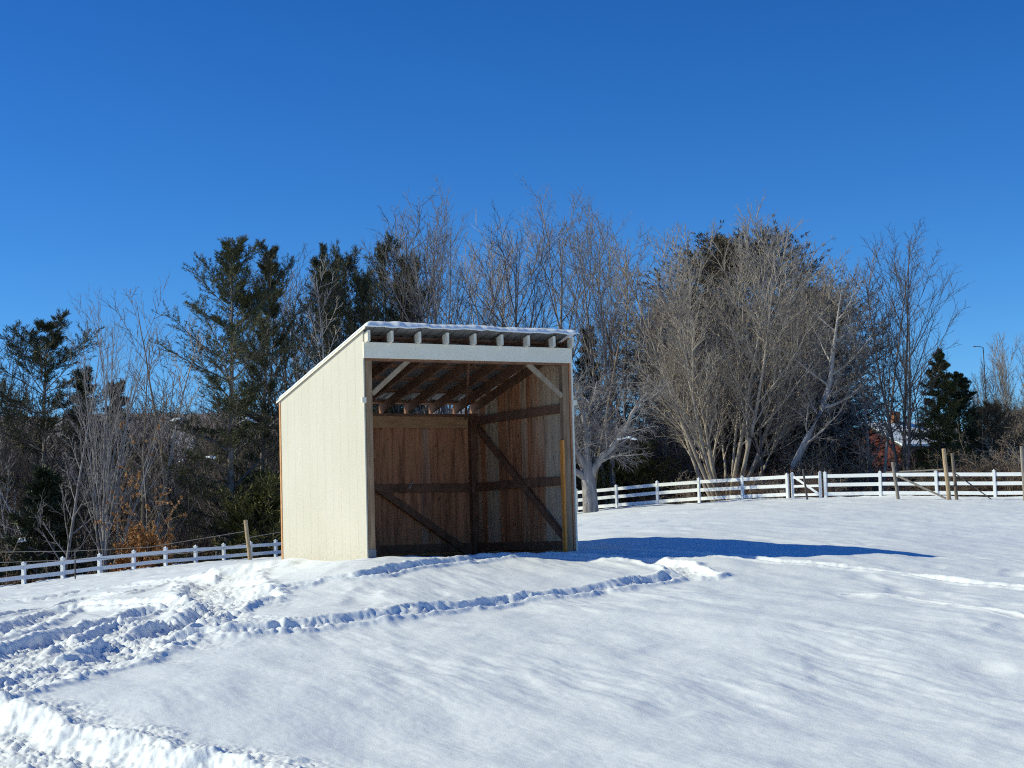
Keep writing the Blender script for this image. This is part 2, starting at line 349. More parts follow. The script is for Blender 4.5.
BANK = np.array([at(x, y + 14, Y * .98)[:2] for x, y, Y in ((-160, 680, 17), (-60, 691, 15.6), (0, 703, 14.9), (43, 708, 14.5), (73, 724, 13.8), (133, 733, 13.3), (179, 745, 12.8), (226, 749, 12.6), (262, 754, 12.4), (299, 768, 11.9), (420, 812, 10.6), (560, 850, 9.6))])

def seg_dist(x, y, L):
    best = np.full(x.shape, 1e9); side = np.zeros(x.shape)
    for a, b in zip(L[:-1], L[1:]):
        v = b - a; l2 = v @ v; t = np.clip(((x - a[0]) * v[0] + (y - a[1]) * v[1]) / l2, 0, 1)
        dx = x - a[0] - t * v[0]; dy = y - a[1] - t * v[1]; d = np.hypot(dx, dy)
        m = d < best; best = np.where(m, d, best); side = np.where(m, np.sign(v[0] * dy - v[1] * dx), side)
    return best, side

def relief(x, y):
    """snow surface detail on top of base_z"""
    r = np.hypot(x, y)
    c, s = math.cos(rad(-68)), math.sin(rad(-68)); a = x * c + y * s; b = -x * s + y * c     # wind direction
    z = .09 * noise(x / 3.6, y / 4.2, 3) + .065 * noise(a / 2.6, b / 1.5, 5) * (.6 + noise(x / 4, y / 4, 4)) + .035 * noise(a / 1.3, b / .62, 7)
    mk = sstep(-.1, .3, noise(x / 2.2, y / 3.5, 23))
    z += .012 * noise(a / .9, b / .22, 9) * (.35 + mk) + .006 * noise(a / .5, b / .09, 10) * mk
    z += .012 * sstep(.02, .20, noise(a / 2.2, b / .8, 21) + .10 * noise(a / .3, b / .3, 22)) * mk          # wind-cut scarps
    z += .010 * noise(x / .33, y / .45, 27) + .006 * np.abs(noise(x / .5, y / .7, 28)) * (.4 + mk)
    z -= .026 * sstep(.15, .50, noise(x / .75 + 3, y / 1.0, 29)) * sstep(-.2, .2, noise(x / 2.8, y / 3.4, 30))          # softened old prints
    z += .004 * np.abs(noise(a / .25, b / .08, 13)) * sstep(40, 20, r)
    fine = sstep(60, 25, r)
    z += fine * .0032 * fbm(x / .14, y / .14, 11, 2)
    tr = np.zeros(x.shape); rim = np.zeros(x.shape); wt = np.zeros(x.shape)
    for L, w, d, ro in TW:
        lo = L.min(0) - 4 * w; hi = L.max(0) + 4 * w
        m = (x > lo[0]) & (x < hi[0]) & (y > lo[1]) & (y < hi[1])
        if not m.any(): continue
        xs = x[m]; ys = y[m]
        wob = .5 * w * noise(xs / .6, ys / .6, 31) + .3 * w * noise(xs / .2, ys / .2, 32)
        ds, sd = seg_dist(xs, ys, L); q = np.abs(ds + wob) / w
        tr[m] = np.minimum(tr[m], -.62 * d * np.exp(-q ** 4)); rim[m] = np.maximum(rim[m], d * .45 * np.exp(-((q - 1.35) / .35) ** 2)); wt[m] = np.maximum(wt[m], ro * np.exp(-(q / 1.6) ** 4))
    m = wt > 1e-4
    xs = x[m]; ys = y[m]
    lump = .55 * np.abs(noise(xs / .26, ys / .26, 33)) + .65 * np.abs(noise(xs / .125, ys / .125, 35)) + .42 * np.abs(noise(xs / .07, ys / .07, 36)) + .15 * np.abs(noise(xs / .04, ys / .04, 38)) + .35 * noise(xs / .5, ys / .4, 37)
    lump = lump * (.55 + .8 * np.clip(noise(xs / 1.0, ys / .8, 39) + .45, 0, 1))
    z[m] += wt[m] * (lump * 1.0 - .28)
    z += tr + rim * np.exp(tr * 25)
    # churned patch left of the shed
    m = (np.hypot((x + 4.2) / 2.6, (y - 21.5) / 5.5) < 1.5)
    if m.any():
        xs = x[m]; ys = y[m]; k = np.exp(-(((xs + 4.4) / 1.6) ** 2 + ((ys - 20.5) / 4.0) ** 2) ** 2)
        ch = .8 * np.abs(noise(xs / .30, ys / .30, 41)) + .6 * np.abs(noise(xs / .12, ys / .12, 43)) + .4 * np.abs(noise(xs / .06, ys / .06, 44)) - .3
        z[m] += k * .13 * ch * sstep(-.15, .25, noise(xs / .9, ys / .9, 45))
    # ploughed bank in the lower left corner
    m = (x < 4) & (y < 19) & (y > 6)
    if m.any():
        xs = x[m]; ys = y[m]; ds, sd = seg_dist(xs, ys, BANK)
        sdist = ds * -sd + .14 * noise(xs / .6, ys / .6, 51) + .05 * noise(xs / .2, ys / .2, 52) + .03 * noise(xs / .08, ys / .08, 54)        # >0 on the camera's side
        fall = sstep(-.02, .26, sdist) * .15 + sstep(.26, .85, sdist) * .10
        rough = 1.0 * np.abs(noise(xs / .34, ys / .34, 53)) + .6 * np.abs(noise(xs / .12, ys / .12, 55)) + .5 * np.abs(noise(xs / .055, ys / .055, 56)) - .3
        band = np.exp(-((sdist - .35) / .42) ** 2) * .09 + .05 * sstep(.5, .9, sdist) + .05 * np.exp(-((sdist + .18) / .2) ** 2)
        ridge = .16 * np.exp(-((sdist - 1.25 - .2 * noise(xs / .8, ys / .8, 57)) / .22) ** 2)
        z[m] += -fall + rough * band + .03 * np.exp(-((sdist + .06) / .07) ** 2) + ridge * sstep(-2.2, -3.4, xs)
    # thrown-up ridge down in the corner, bottom left
    # shed: a level floor inside, snow drifted against the front
    lx = (x - SHED_O[0]) * SU[0] + (y - SHED_O[1]) * SU[1]; ly = (x - SHED_O[0]) * SV[0] + (y - SHED_O[1]) * SV[1]
    return z, lx, ly

def ground_z(x, y):
    z0 = base_z(x, y); rz, lx, ly = relief(x, y)
    nearfence = np.abs(y - _fy(x)); rz = rz + .05 * np.exp(-(nearfence / .8) ** 2) * (1 + 1.2 * noise(x / 1.3, y / 1.3, 61))
    z = z0 + rz
    inside = sstep(-.25, .15, lx) * sstep(SW + .25, SW - .15, lx) * sstep(-.12, .25, ly) * sstep(SD + .25, SD - .15, ly)
    k = sstep(1.6, .0, np.maximum(np.maximum(-lx, lx - SW), np.maximum(-ly, ly - SD)))
    z = z * (1 - .85 * k) + (.45 * rz + .05 * np.abs(noise(x / .35, y / .35, 65)) + .035 * noise(x / .9, y / .9, 66)) * .85 * k
    return z * (1 - inside) + -.10 * inside

def build_ground():
    th = np.concatenate([np.linspace(-PI, -.36, 60)[:-1], np.linspace(-.36, .36, 860), np.linspace(.36, PI, 60)[1:]])
    r = [.6]
    while r[-1] < 9.0: r.append(r[-1] * 1.12)
    r[-1] = 9.0
    while r[-1] < 34: r.append(r[-1] * 1.0014)
    while r[-1] < 120: r.append(r[-1] * 1.006)
    while r[-1] < 3000: r.append(r[-1] * 1.12)
    r = np.array(r); R_, T_ = np.meshgrid(r, th, indexing='ij')
    x = R_ * np.sin(T_); y = R_ * np.cos(T_); z = ground_z(x, y)
    z = np.where(R_ > 150, z * 0 - 4.2 + 0 * R_, z)
    V = np.stack([x, y, z], -1).reshape(-1, 3); nr, nt_ = R_.shape
    idx = np.arange(nr * nt_).reshape(nr, nt_)
    q = np.stack([idx[:-1, :-1], idx[:-1, 1:], idx[1:, 1:], idx[1:, :-1]], -1).reshape(-1, 4)[:, ::-1]
    me = mesh_np('snow_field', V, q, None, MAT['snow'], True)
    me.materials.append(MAT['litter'])
    # the woods floor beyond the fence is leaf litter with snow patches
    cx = V[q, 0].mean(1); cy = V[q, 1].mean(1)
    me.polygons.foreach_set('material_index', ((cy - _fy(cx) > 2.2 + 1.5 * noise(cx / 2, cy / 2, 71))).astype(np.int32))
    return tag(link('snow_field', me), 'snow covered paddock with trampled tracks and a ploughed bank', 'ground', kind='structure')
build_ground()

def gz(x, y): return float(ground_z(np.array([[float(x)]]), np.array([[float(y)]]))[0, 0])

# ------------------------------------------------------------------ shed
def build_shed():
    S = empty('run_in_shed', (SHED_O[0], SHED_O[1], 0), SHED_TH)
    tag(S, 'cream three-sided wooden run-in shed with open front and slanted metal roof', 'shed')
    Hf, Hb = 3.40, 2.60; sl = (Hf - Hb) / SD
    zr = lambda y: Hf - sl * y                     # underside of the roof sheets
    rng = random.Random(4)
    # left wall: grooved plywood siding
    b = MB(); x0 = 0.0
    b.prism([(.006, 0, -.25), (.006, SD, -.35), (.006, SD, zr(SD) + .034), (.006, 0, zr(0) + .034)], (.014, 0, 0))
    n = 11; st = SD / n
    for i in range(n):
        a, c = i * st + (.0013 if i else 0), (i + 1) * st - (.0013 if i < n - 1 else 0)
        b.prism([(0, a, -.25), (0, c, -.25), (0, c, zr(c) + .036), (0, a, zr(a) + .036)], (.0065, 0, 0))
    wl = b.build('side_wall', MAT['cream'], S)
    MB().prism([(-.012, SD - .02, -.3), (-.012, SD + .035, -.3), (-.012, SD + .035, zr(SD)), (-.012, SD - .02, zr(SD))], (.011, 0, 0)).build('corner_trim', MAT['beam_orange'], wl)
    # right wall: vertical boards seen from the inside
    def planks(name, axis, mat, length, top):
        b = MB(); a = .0
        while a < length - .02:
            w = min(rng.choice([.14, .18, .2, .24, .28]), length - a); d = rng.uniform(0, .008); g = rng.uniform(.001, .006)
            t0, t1 = top(a + g), top(a + w)
            if axis == 'x': b.prism([(a + g, SD - .028 - d, -.12), (a + w, SD - .028 - d, -.12), (a + w, SD - .028 - d, t1), (a + g, SD - .028 - d, t0)], (0, .018, 0))
            else: b.prism([(SW - .028 - d, a + g, -.12), (SW - .028 - d, a + w, -.12), (SW - .028 - d, a + w, t1), (SW - .028 - d, a + g, t0)], (.018, 0, 0))
            a += w
        return b.build(name, mat, S)
    wb = planks('back_wall', 'x', MAT['plank_back'], SW, lambda a: 2.36)
    wr = planks('side_wall', 'y', MAT['plank_side'], SD - .04, lambda a: zr(a) + .033)
    tag(wr, 'bare board wall with mixed brown and grey boards'); tag(wl, 'sunlit cream painted grooved siding')
    MB().prism([(SW + .001, 0, -.25), (SW + .001, SD, -.25), (SW + .001, SD, zr(SD) + .034), (SW + .001, 0, zr(0) + .034)], (.012, 0, 0)).build('siding', MAT['cream'], wr)
    MB().box(0, SW, SD + .001, SD + .012, -.25, 2.36).build('siding', MAT['cream'], wb)
    # white corner board on the right front edge
    MB().box(SW - .004, SW + .022, -.022, .05, -.2, 3.26).build('corner_trim', MAT['trim_paint'], wr)
    # posts
    pl = MB().box(.035, .150, .02, .13, -.2, 3.01).build('post', MAT['post_wood'], S, bevel=.004)
    MB().box(.03, .155, .012, .135, -.2, .13).build('post_bracket', MAT['steel'], pl)
    pr = MB().box(SW - .150, SW - .035, .02, .13, -.2, 3.01).build('post', MAT['post_wood'], S, bevel=.004)
    MB().box(SW - .188, SW - .152, .012, .105, -.1, 1.78).build('stud', tagm(MAT['new_wood']), pr, bevel=.003)
    MB().box(SW - .15, SW - .04, SD - .16, SD - .045, -.1, 2.44).build('post', MAT['beam_brown'], S, bevel=.004)
    MB().box(.04, .15, SD - .16, SD - .045, -.1, 2.44).build('post', MAT['beam_brown'], S, bevel=.004)
    for p_, x in ((pl, -.03), (pr, SW + .02)):
        MB().box(x - .02, x + .05, -.045, .0, 2.34, 2.42).build('bracket', MAT['trim_paint'], p_)
    # front header with white board
    hd = MB().box(-.002, SW + .002, -.030, .012, 3.02, 3.262).build('header_board', MAT['trim_paint'], S, bevel=.003)
    MB().box(.002, SW - .002, .014, .125, 2.985, 3.19).build('header_beam', MAT['beam_brown'], S)
    # back header, mid rails
    MB().box(.151, SW - .16, SD - .085, SD - .042, 2.18, 2.385).build('back_header', MAT['beam_orange'], S, bevel=.003)
    MB().box(.04, SW - .04, SD - .11, SD - .04, 2.385, 2.43).build('top_plate', MAT['beam_brown'], S)
    MB().box(.15, SW - .15, SD - .10, SD - .040, 1.07, 1.21).build('rail', MAT['beam_brown'], S, bevel=.003)
    MB().box(.15, SW - .15, SD - .10, SD - .040, .03, .17).build('sill', MAT['beam_brown'], S, bevel=.003)
    for z0, nm in ((2.235, 'rail'), (1.07, 'rail'), (.03, 'sill')):
        MB().box(SW - .092, SW - .040, .14, SD - .165, z0, z0 + .14).build(nm, MAT['beam_brown'], S, bevel=.003)
        MB().box(.022, .072, .14, SD - .165, z0, z0 + .14).build(nm, MAT['beam_brown'], S, bevel=.003)
    MB().bar((SW - .115, SD - .17, 2.27), (SW - .115, .12, .18), .11, .04, (1, 0, 0)).build('diagonal_brace', MAT['beam_brown'], S, bevel=.003)
    MB().bar((.16, SD - .125, 2.17), (SW - .2, SD - .125, -.02), .12, .04, (0, 1, 0)).build('diagonal_brace', MAT['beam_brown'], S, bevel=.003)
    MB().bar((.06, SD - .17, .25), (.10, .12, 2.3), .04, .11, (1, 0, 0)).build('diagonal_brace', MAT['beam_brown'], S, bevel=.003)
    # knee braces at the front corners
    tag(MB().bar((.155, .045, 2.48), (.78, .045, 3.005), .075, .045, (0, 1, 0)).build('knee_brace', MAT['brace_wood'], S, bevel=.003))
    tag(MB().bar((SW - .155, .045, 2.48), (SW - .78, .045, 3.005), .085, .045, (0, 1, 0)).build('knee_brace', MAT['brace_wood'], S, bevel=.003))
    # roof structure
    R = MB()
    # corrugated sheets as one folded surface with thickness
    ov_f, ov_b = .15, .10; prof = []
    x = -.03
    while x < SW + .04:
        for dx, dz in ((0, 0), (.14, 0), (.155, .022), (.185, .022), (.2, 0)): prof.append((x + dx, dz))
        x += .2
    prof = [p for p in prof if p[0] <= SW + .04]; vs = []; fs = []; n = len(prof)
    for y in (-ov_f, SD + ov_b):
        for dz in (.040, .043):
            vs += [(px, y, zr(y) + dz + z) for px, z in prof]
    for i in range(n - 1):
        fs += [(i, i + 1, 2 * n + i + 1, 2 * n + i), (n + i, 3 * n + i, 3 * n + i + 1, n + i + 1), (i, n + i, n + i + 1, i + 1), (2 * n + i, 2 * n + i + 1, 3 * n + i + 1, 3 * n + i)]
    R.add(vs, fs); roof = R.build('roof', MAT['metal'], S)
    xs = [.024, .41, .88, 1.36, 1.84, 2.32, 2.80, 3.27, SW - .04]
    for i, x in enumerate(xs):
        edge = i in (0, len(xs) - 1)
        a, c = -ov_f + .02, SD + .06
        top = lambda y: zr(y) - .003; h = .155
        rf = MB().prism([(x, a, top(a) - h), (x, c, top(c) - h), (x, c, top(c)), (x, a, top(a))], (.04, 0, 0)).build('rafter', MAT['beam_brown'], roof)
        MB().prism([(x - .002, a - .004, top(a) - h - .002), (x - .002, .012, top(.012) - h - .002), (x - .002, .012, top(.012) + .004), (x - .002, a - .004, top(a) + .004)], (.044, 0, 0)).build('rafter_end', MAT['tail_paint'], rf)
    for k in range(6):
        y = .22 + k * .61
        dz = -.0
        MB().prism([(.024, y, zr(y) - .002), (.024, y + .085, zr(y + .085) - .002), (.024, y + .085, zr(y + .085) + .037), (.024, y, zr(y) + .037)], (SW - .03, 0, 0)).build('purlin', MAT['beam_brown'], roof)
    # rake trim along the left roof edge
    MB().prism([(-.034, -ov_f, zr(-ov_f) + .02), (-.034, SD + ov_b, zr(SD + ov_b) + .02), (-.034, SD + ov_b, zr(SD + ov_b) + .046), (-.034, -ov_f, zr(-ov_f) + .046)], (.012, 0, 0)).build('rake_trim', MAT['trim_paint'], roof)
    MB().bar((1.95, .25, zr(.25) - .17), (SW - .35, SD - .35, 2.35), .035, .09, (0, 0, 1)).build('roof_strut', MAT['beam_brown'], S)
    # a pale tag on the back wall
    MB().bar((2.27, SD - .152, 1.12), (2.34, SD - .152, 1.25), .006, .09, (0, 1, 0)).build('paper_tag', MAT['paper'], wb)
    # dirt floor
    bx = []
    nx, ny = 40, 40
    X, Y_ = np.meshgrid(np.linspace(.02, SW - .03, nx), np.linspace(.16, SD - .03, ny), indexing='ij')
    Z = -.035 + .05 * fbm(X / .5, Y_ / .5, 5, 3)
    idx = np.arange(nx * ny).reshape(nx, ny); q = np.stack([idx[:-1, :-1], idx[1:, :-1], idx[1:, 1:], idx[:-1, 1:]], -1).reshape(-1, 4)
    fl = link('dirt_floor', mesh_np('dirt_floor', np.stack([X, Y_, Z], -1).reshape(-1, 3), q, None, MAT['dirt'], True), None, (SHED_O[0], SHED_O[1], 0))
    fl.rotation_euler = (0, 0, SHED_TH); fl['kind'] = 'structure'; tag(fl, 'bare dark dirt floor inside the shed', 'floor')
    # snow on the roof: a slab with a slumped, uneven front lip
    nx, ny = 150, 90
    u = np.linspace(0, 1, nx); v = np.linspace(0, 1, ny); U, V_ = np.meshgrid(u, v, indexing='ij')
    lip = .05 * noise(U * 11, U * 0 + .3, 81) + .03 * noise(U * 31, U * 0, 82)
    X = -.025 + U * (SW + .075); Y_ = (-ov_f - .05 + lip * (1 - V_)) + V_ * (SD + ov_f + ov_b + .02)
    e = np.minimum(np.minimum(U * SW, (1 - U) * SW), np.minimum(V_ * SD, (1 - V_) * SD * 1))
    th_ = .11 * np.sqrt(np.clip(e / .16, 0, 1)) * (1 + .25 * noise(X / .8, Y_ / .8, 83) + .12 * noise(X / .25, Y_ / .25, 84))
    th_ *= 1 - .25 * U
    sag = .025 * sstep(.12, 0, V_ * SD) * (1 + 1.2 * noise(U * 14, U * 0 + .7, 85))
    top = zr(Y_) + .066 + th_ - sag; bot = zr(Y_) + .064 - sag * 1.5
    Vt = np.concatenate([np.stack([X, Y_, top], -1).reshape(-1, 3), np.stack([X, Y_, bot], -1).reshape(-1, 3)])
    idx = np.arange(nx * ny).reshape(nx, ny); q = np.stack([idx[:-1, :-1], idx[1:, :-1], idx[1:, 1:], idx[:-1, 1:]], -1).reshape(-1, 4); k = nx * ny
    def wall(ids): return np.stack([ids[:-1], ids[:-1] + k, ids[1:] + k, ids[1:]], -1)
    Q = np.concatenate([q, q[:, ::-1] + k, wall(idx[:, 0]), wall(idx[::-1, -1]), wall(idx[0, ::-1]), wall(idx[-1, :])])
    sn = link('roof_snow', mesh_np('roof_snow', Vt, Q, None, MAT['snow'], True), None, (SHED_O[0], SHED_O[1], 0)); sn.rotation_euler = (0, 0, SHED_TH)
    tag(sn, 'thin layer of white snow lying on the slanted shed roof', 'snow')
def tagm(m): return m
build_shed()

# ------------------------------------------------------------------ fences
def copy_under(src, parent, loc):
    c = src.copy(); COL.objects.link(c); c.parent = parent; c.location = loc; return c
def post_mesh(h):
    b = MB(); w = .063
    b.box(-w, w, -w, w, -.5, h); b.box(-w - .012, w + .012, -w - .012, w + .012, h + .001, h + .022)
    b.add([(-w, -w, h + .0225), (w, -w, h + .0225), (w, w, h + .0225), (-w, w, h + .0225), (0, 0, h + .085)], [(0, 1, 4), (1, 2, 4), (2, 3, 4), (3, 0, 4), (3, 2, 1, 0)])
    return b
def rail_fence(line, label, height, rails, spacing=2.44, lift=0.0, board=.17):
    line = [np.array(p[:2]) for p in line]
    seg = np.cumsum([0] + [np.linalg.norm(b - a) for a, b in zip(line[:-1], line[1:])]); n = max(1, round(seg[-1] / spacing))
    s = np.linspace(0, seg[-1], n + 1); xs = np.interp(s, seg, [p[0] for p in line]); ys = np.interp(s, seg, [p[1] for p in line])
    zs = base_z(xs, ys) + lift
    zs = np.convolve(np.pad(zs, 1, 'edge'), [.25, .5, .25], 'valid')
    Rt = empty('rail_fence', (xs[0], ys[0], zs[0])); tag(Rt, label, 'fence')
    src = None
    for i in range(n + 1):
        loc = (xs[i] - xs[0], ys[i] - ys[0], zs[i] - zs[0] + rng.uniform(-.02, .02))
        if src is None: src = post_mesh(height).build('post', MAT['vinyl'], Rt, loc); p = src
        else: p = copy_under(src, Rt, loc)
        j = min(i, n - 1); p.rotation_euler = (rng.uniform(-.012, .012), rng.uniform(-.012, .012), math.atan2(ys[j + 1] - ys[j], xs[j + 1] - xs[j]))
    for i in range(n):
        a = np.array([xs[i] - xs[0], ys[i] - ys[0], zs[i] - zs[0]]); c = np.array([xs[i + 1] - xs[0], ys[i + 1] - ys[0], zs[i + 1] - zs[0]])
        d = (c - a) / np.linalg.norm(c - a)
        for rz in rails:
            MB().bar(a + d * .06 + [0, 0, rz], c - d * .06 + [0, 0, rz + rng.uniform(-.015, .015)], .045, board).build('rail', MAT['vinyl'], Rt)
    return Rt
rng = random.Random(11)
rail_fence(FL, 'long white rail fence dipping to the left edge, its bottom rail buried in snow', .78, (.63, .25), 2.44, board=.145)
rail_fence(FR[1:4], 'white three-rail fence climbing from behind the old apple tree to the gate', 1.22, (1.08, .66, .22), 2.85)
rail_fence(FR[4:], 'white three-rail fence running along the top of the field from the gate rightwards', 1.22, (1.08, .66, .22), 2.85)
def gate():
    a = np.array(FR[3]); c = np.array(FR[4]); a[2] = base_z(a[0], a[1]); c[2] = base_z(c[0], c[1])
    d = (c - a); L = np.linalg.norm(d); d /= L
    G = empty('field_gate', a); tag(G, 'white field gate with one diagonal board between two paired posts', 'gate')
    for s in (.30, L - .30):
        p = post_mesh(1.25).build('post', MAT['vinyl'], G, d * s)
    x0, x1 = .38, L - .38
    for z in (1.05, .62, .2): MB().bar(d * x0 + [0, 0, z], d * x1 + [0, 0, z], .03, .12).build('rail', MAT['vinyl'], G)
    MB().bar(d * x0 + [0, -.04, 1.1], d * x1 + [0, -.04, .2], .025, .11).build('diagonal_board', MAT['vinyl'], G)
gate()

def wood_post(px, pyb, pyt, Y, pxt, r, mat, label, group=None):
    b = at(px, pyb, Y); t = at(pxt, pyt, Y); z = float(base_z(b[0], b[1]))
    v = t - np.array([b[0], b[1], z]); b = np.array([b[0], b[1], z])
    o = MB().tube([-.3 * v / np.linalg.norm(v), v * .33 + [.01, 0, 0], v * .66, v * .995, v], [r * 1.05, r, r * .97, r * .92, r * .6], 9).build('wooden_post', mat, None, b, smooth=False)
    tag(o, label, 'post', group); return o, b, t
wp0 = wood_post(250, 557, 520, 74, 245.5, .085, MAT['tan_wood'], 'leaning tan wooden post standing in front of the white fence beside the cream shed wall')
wp1 = wood_post(898, 497, 462, 80, 892.5, .075, MAT['grey_wood'], 'short grey wooden post leaning left at the head of the dark brace rail')
wp2 = wood_post(949, 497.5, 448.5, 79, 943.5, .095, MAT['tan_wood'], 'taller pale wooden post of the close pair in front of the spruce')
wp3 = wood_post(956.5, 498, 453, 79.5, 952, .075, MAT['bark_brown'], 'darker reddish wooden post of the close pair in front of the spruce')
wp4 = wood_post(807, 498, 469, 84, 803, .05, MAT['bark_dark'], 'thin dark wooden post leaning in front of the white gate')
wp5 = wood_post(1025, 499, 446, 78, 1021.5, .085, MAT['grey_wood'], 'grey wooden post at the right edge of the photo')
def brace(p, q, Y1, Y2, r, label, mat=MAT['grey_wood'], sag=0):
    a = at(*p, Y1); c = at(*q, Y2); m = (a + c) / 2 - [0, 0, sag]
    o = MB().tube([(0, 0, 0), m - a, c - a], [r, r, r * .9], 7).build('brace_rail', mat, None, a); tag(o, label, 'brace'); return o
brace((898, 476), (946, 498.5), 79.8, 78.8, .05, 'dark wooden brace rail slanting from the short grey post to the paired posts')
brace((956, 474), (993, 500.5), 79.3, 78.6, .028, 'thin dark brace slanting down to the right of the paired posts', MAT['bark_dark'])
brace((886, 472.5), (943, 469.5), 80.2, 79.2, .035, 'thin grey horizontal rail topping the fence left of the paired posts', MAT['grey_wood'])
def wires():
    W_ = empty('wire_fence', wp0[1]); tag(W_, 'two thin fence wires strung from the leaning tan post to the left edge', 'wire fence')
    o = wp0[1]
    for pts in ([(247, 531), (150, 547), (75, 551), (0, 552), (-90, 553)], [(248, 543), (200, 552), (120, 558), (0, 562.5), (-90, 566)]):
        P = [at(x, y, 74 - (250 - x) * .055) - o for x, y in pts]
        MB().tube(P, .011, 5).build('wire', MAT['wire'], W_)
    P = [at(x, y, Y) - o for x, y, Y in ((246, 538, 74), (283, 531.5, 77), (330, 525, 82))]
    MB().tube(P, .011, 5).build('wire', MAT['wire'], W_)
    for x, y in ((75, 551), (-20, 552)):
        b = at(x, y, 74 - (250 - x) * .055); g = float(base_z(b[0], b[1]))
        MB().tube([np.array([b[0], b[1], g - .3]) - o, b + [0, 0, .08] - o], .025, 6).build('stake', MAT['bark_dark'], W_)
wires()

# ------------------------------------------------------------------ trees
def unit(v): return v / np.maximum(np.linalg.norm(v, axis=-1, keepdims=True), 1e-9)
def frame(d):
    ref = np.where(np.abs(d[..., 2:3]) < .9, np.array([0, 0, 1.]), np.array([1., 0, 0])); u = unit(np.cross(d, ref)); return u, np.cross(d, u)
def grow(seed, P, Dv, L, R, lv):
    """grows all branches of a level at once; returns per level (points, radii, directions)"""
    rg = np.random.default_rng(seed); out = []
    P = np.atleast_2d(P).astype(float); Dv = unit(np.atleast_2d(Dv).astype(float)); L = np.atleast_1d(L).astype(float); R = np.atleast_1d(R).astype(float)
    for i, s in enumerate(lv):
        n, k = len(L), s['k']; pts = np.zeros((n, k + 1, 3)); dr = np.zeros((n, k + 1, 3)); pts[:, 0] = P; d = Dv.copy(); dr[:, 0] = d
        bend = rg.normal(0, s.get('bend', 0), (n, 3))
        for j in range(k):
            d = unit(d + rg.normal(0, s['w'], (n, 3)) + bend + np.array([0, 0, s.get('up', 0)]))
            pts[:, j + 1] = pts[:, j] + d * (L / k)[:, None]; dr[:, j + 1] = d
        t = np.linspace(0, 1, k + 1); rr = R[:, None] * (1 - t * (1 - s.get('tip', .25)))
        out.append((pts, rr, dr))
        if i + 1 == len(lv): break
        c = lv[i + 1]; m = c['n']
        tt = c['t0'] + (c['t1'] - c['t0']) * ((np.arange(m) + rg.random((n, m))) / m) ** c.get('tp', 1)
        if 'whorl' in c: tt = np.clip((np.floor(tt * c['whorl']) + .5 + rg.normal(0, .10, tt.shape)) / c['whorl'], 0, .999)
        f = tt * k; a = np.minimum(f.astype(int), k - 1); fr = (f - a)[..., None]; rows = np.arange(n)[:, None]
        p = pts[rows, a] * (1 - fr) + pts[rows, a + 1] * fr; dd = unit(dr[rows, a] * (1 - fr) + dr[rows, a + 1] * fr)
        rp = rr[rows, a] * (1 - fr[..., 0]) + rr[rows, a + 1] * fr[..., 0]
        u, v = frame(dd); az = rg.uniform(0, 2 * PI, (n, 1)) + np.arange(m) * 2.39996 + rg.normal(0, .35, (n, m))
        ang = np.radians(c['a0'] + (c['a1'] - c['a0']) * tt + rg.normal(0, c.get('asd', 8), (n, m)))
        side = np.cos(az)[..., None] * u + np.sin(az)[..., None] * v
        if 'flat' in c: side = unit(side * np.array([1, 1, c['flat']]))
        nd = unit(np.cos(ang)[..., None] * dd + np.sin(ang)[..., None] * side)
        sh = {'cone': 1.05 - .95 * tt, 'pine': np.minimum(.30 + 1.1 * tt, 1.0) * (1.04 - tt) ** .62 * 1.05, 'round': np.sin(PI * np.clip(tt * .85 + .12, 0, 1)) ** .7, 'flat': 1 - .35 * tt, 'top': .5 + .5 * tt}[c.get('shape', 'flat')]
        nl = L[:, None] * c['r'] * sh * rg.uniform(c.get('lo', .65), c.get('hi', 1.25), (n, m))
        nr = np.maximum(np.minimum(rp * c.get('rr', .55), nl * c.get('rl', .03)), c.get('rmin', .006))
        keep = rg.random((n, m)) < c.get('keep', 1)
        P, Dv, L, R = p[keep], nd[keep], nl[keep], nr[keep]
    return out
def tube_arrays(groups):
    Vs, Qs, b = [], [], 0
    for pts, rr, sides in groups:
        n, k1, _ = pts.shape
        if n == 0: continue
        T = unit(np.gradient(pts, axis=1)); u, v = frame(T); a = np.arange(sides) * 2 * PI / sides
        ring = pts[:, :, None] + rr[:, :, None, None] * (np.cos(a)[:, None] * u[:, :, None] + np.sin(a)[:, None] * v[:, :, None])
        Vs.append(ring.reshape(-1, 3)); idx = (np.arange(n * k1 * sides) + b).reshape(n, k1, sides); nx = np.roll(idx, -1, 2)
        Qs.append(np.stack([idx[:, :-1], nx[:, :-1], nx[:, 1:], idx[:, 1:]], -1).reshape(-1, 4)); b += n * k1 * sides
    return np.concatenate(Vs), np.concatenate(Qs)
def tufts(rg, C, D, m, ln, wd, spread=.8, up=.15):
    """needle sprays: m thin blades fanning from each point C along D"""
    n = len(C); d = unit(D[:, None] + rg.normal(0, spread, (n, m, 3)) + np.array([0, 0, up])); l = ln * rg.uniform(.6, 1.3, (n, m, 1))
    u, v = frame(d); a = rg.uniform(0, 2 * PI, (n, m, 1)); s = np.cos(a) * u + np.sin(a) * v; w = wd * rg.uniform(.7, 1.3, (n, m, 1))
    base = C[:, None] + rg.normal(0, ln * .25, (n, m, 3))
    V = np.stack([base - s * w * .5, base + s * w * .5, base + d * l + s * w * .3, base + d * l - s * w * .3], 2).reshape(-1, 3)
    return V, np.arange(len(V)).reshape(-1, 4)
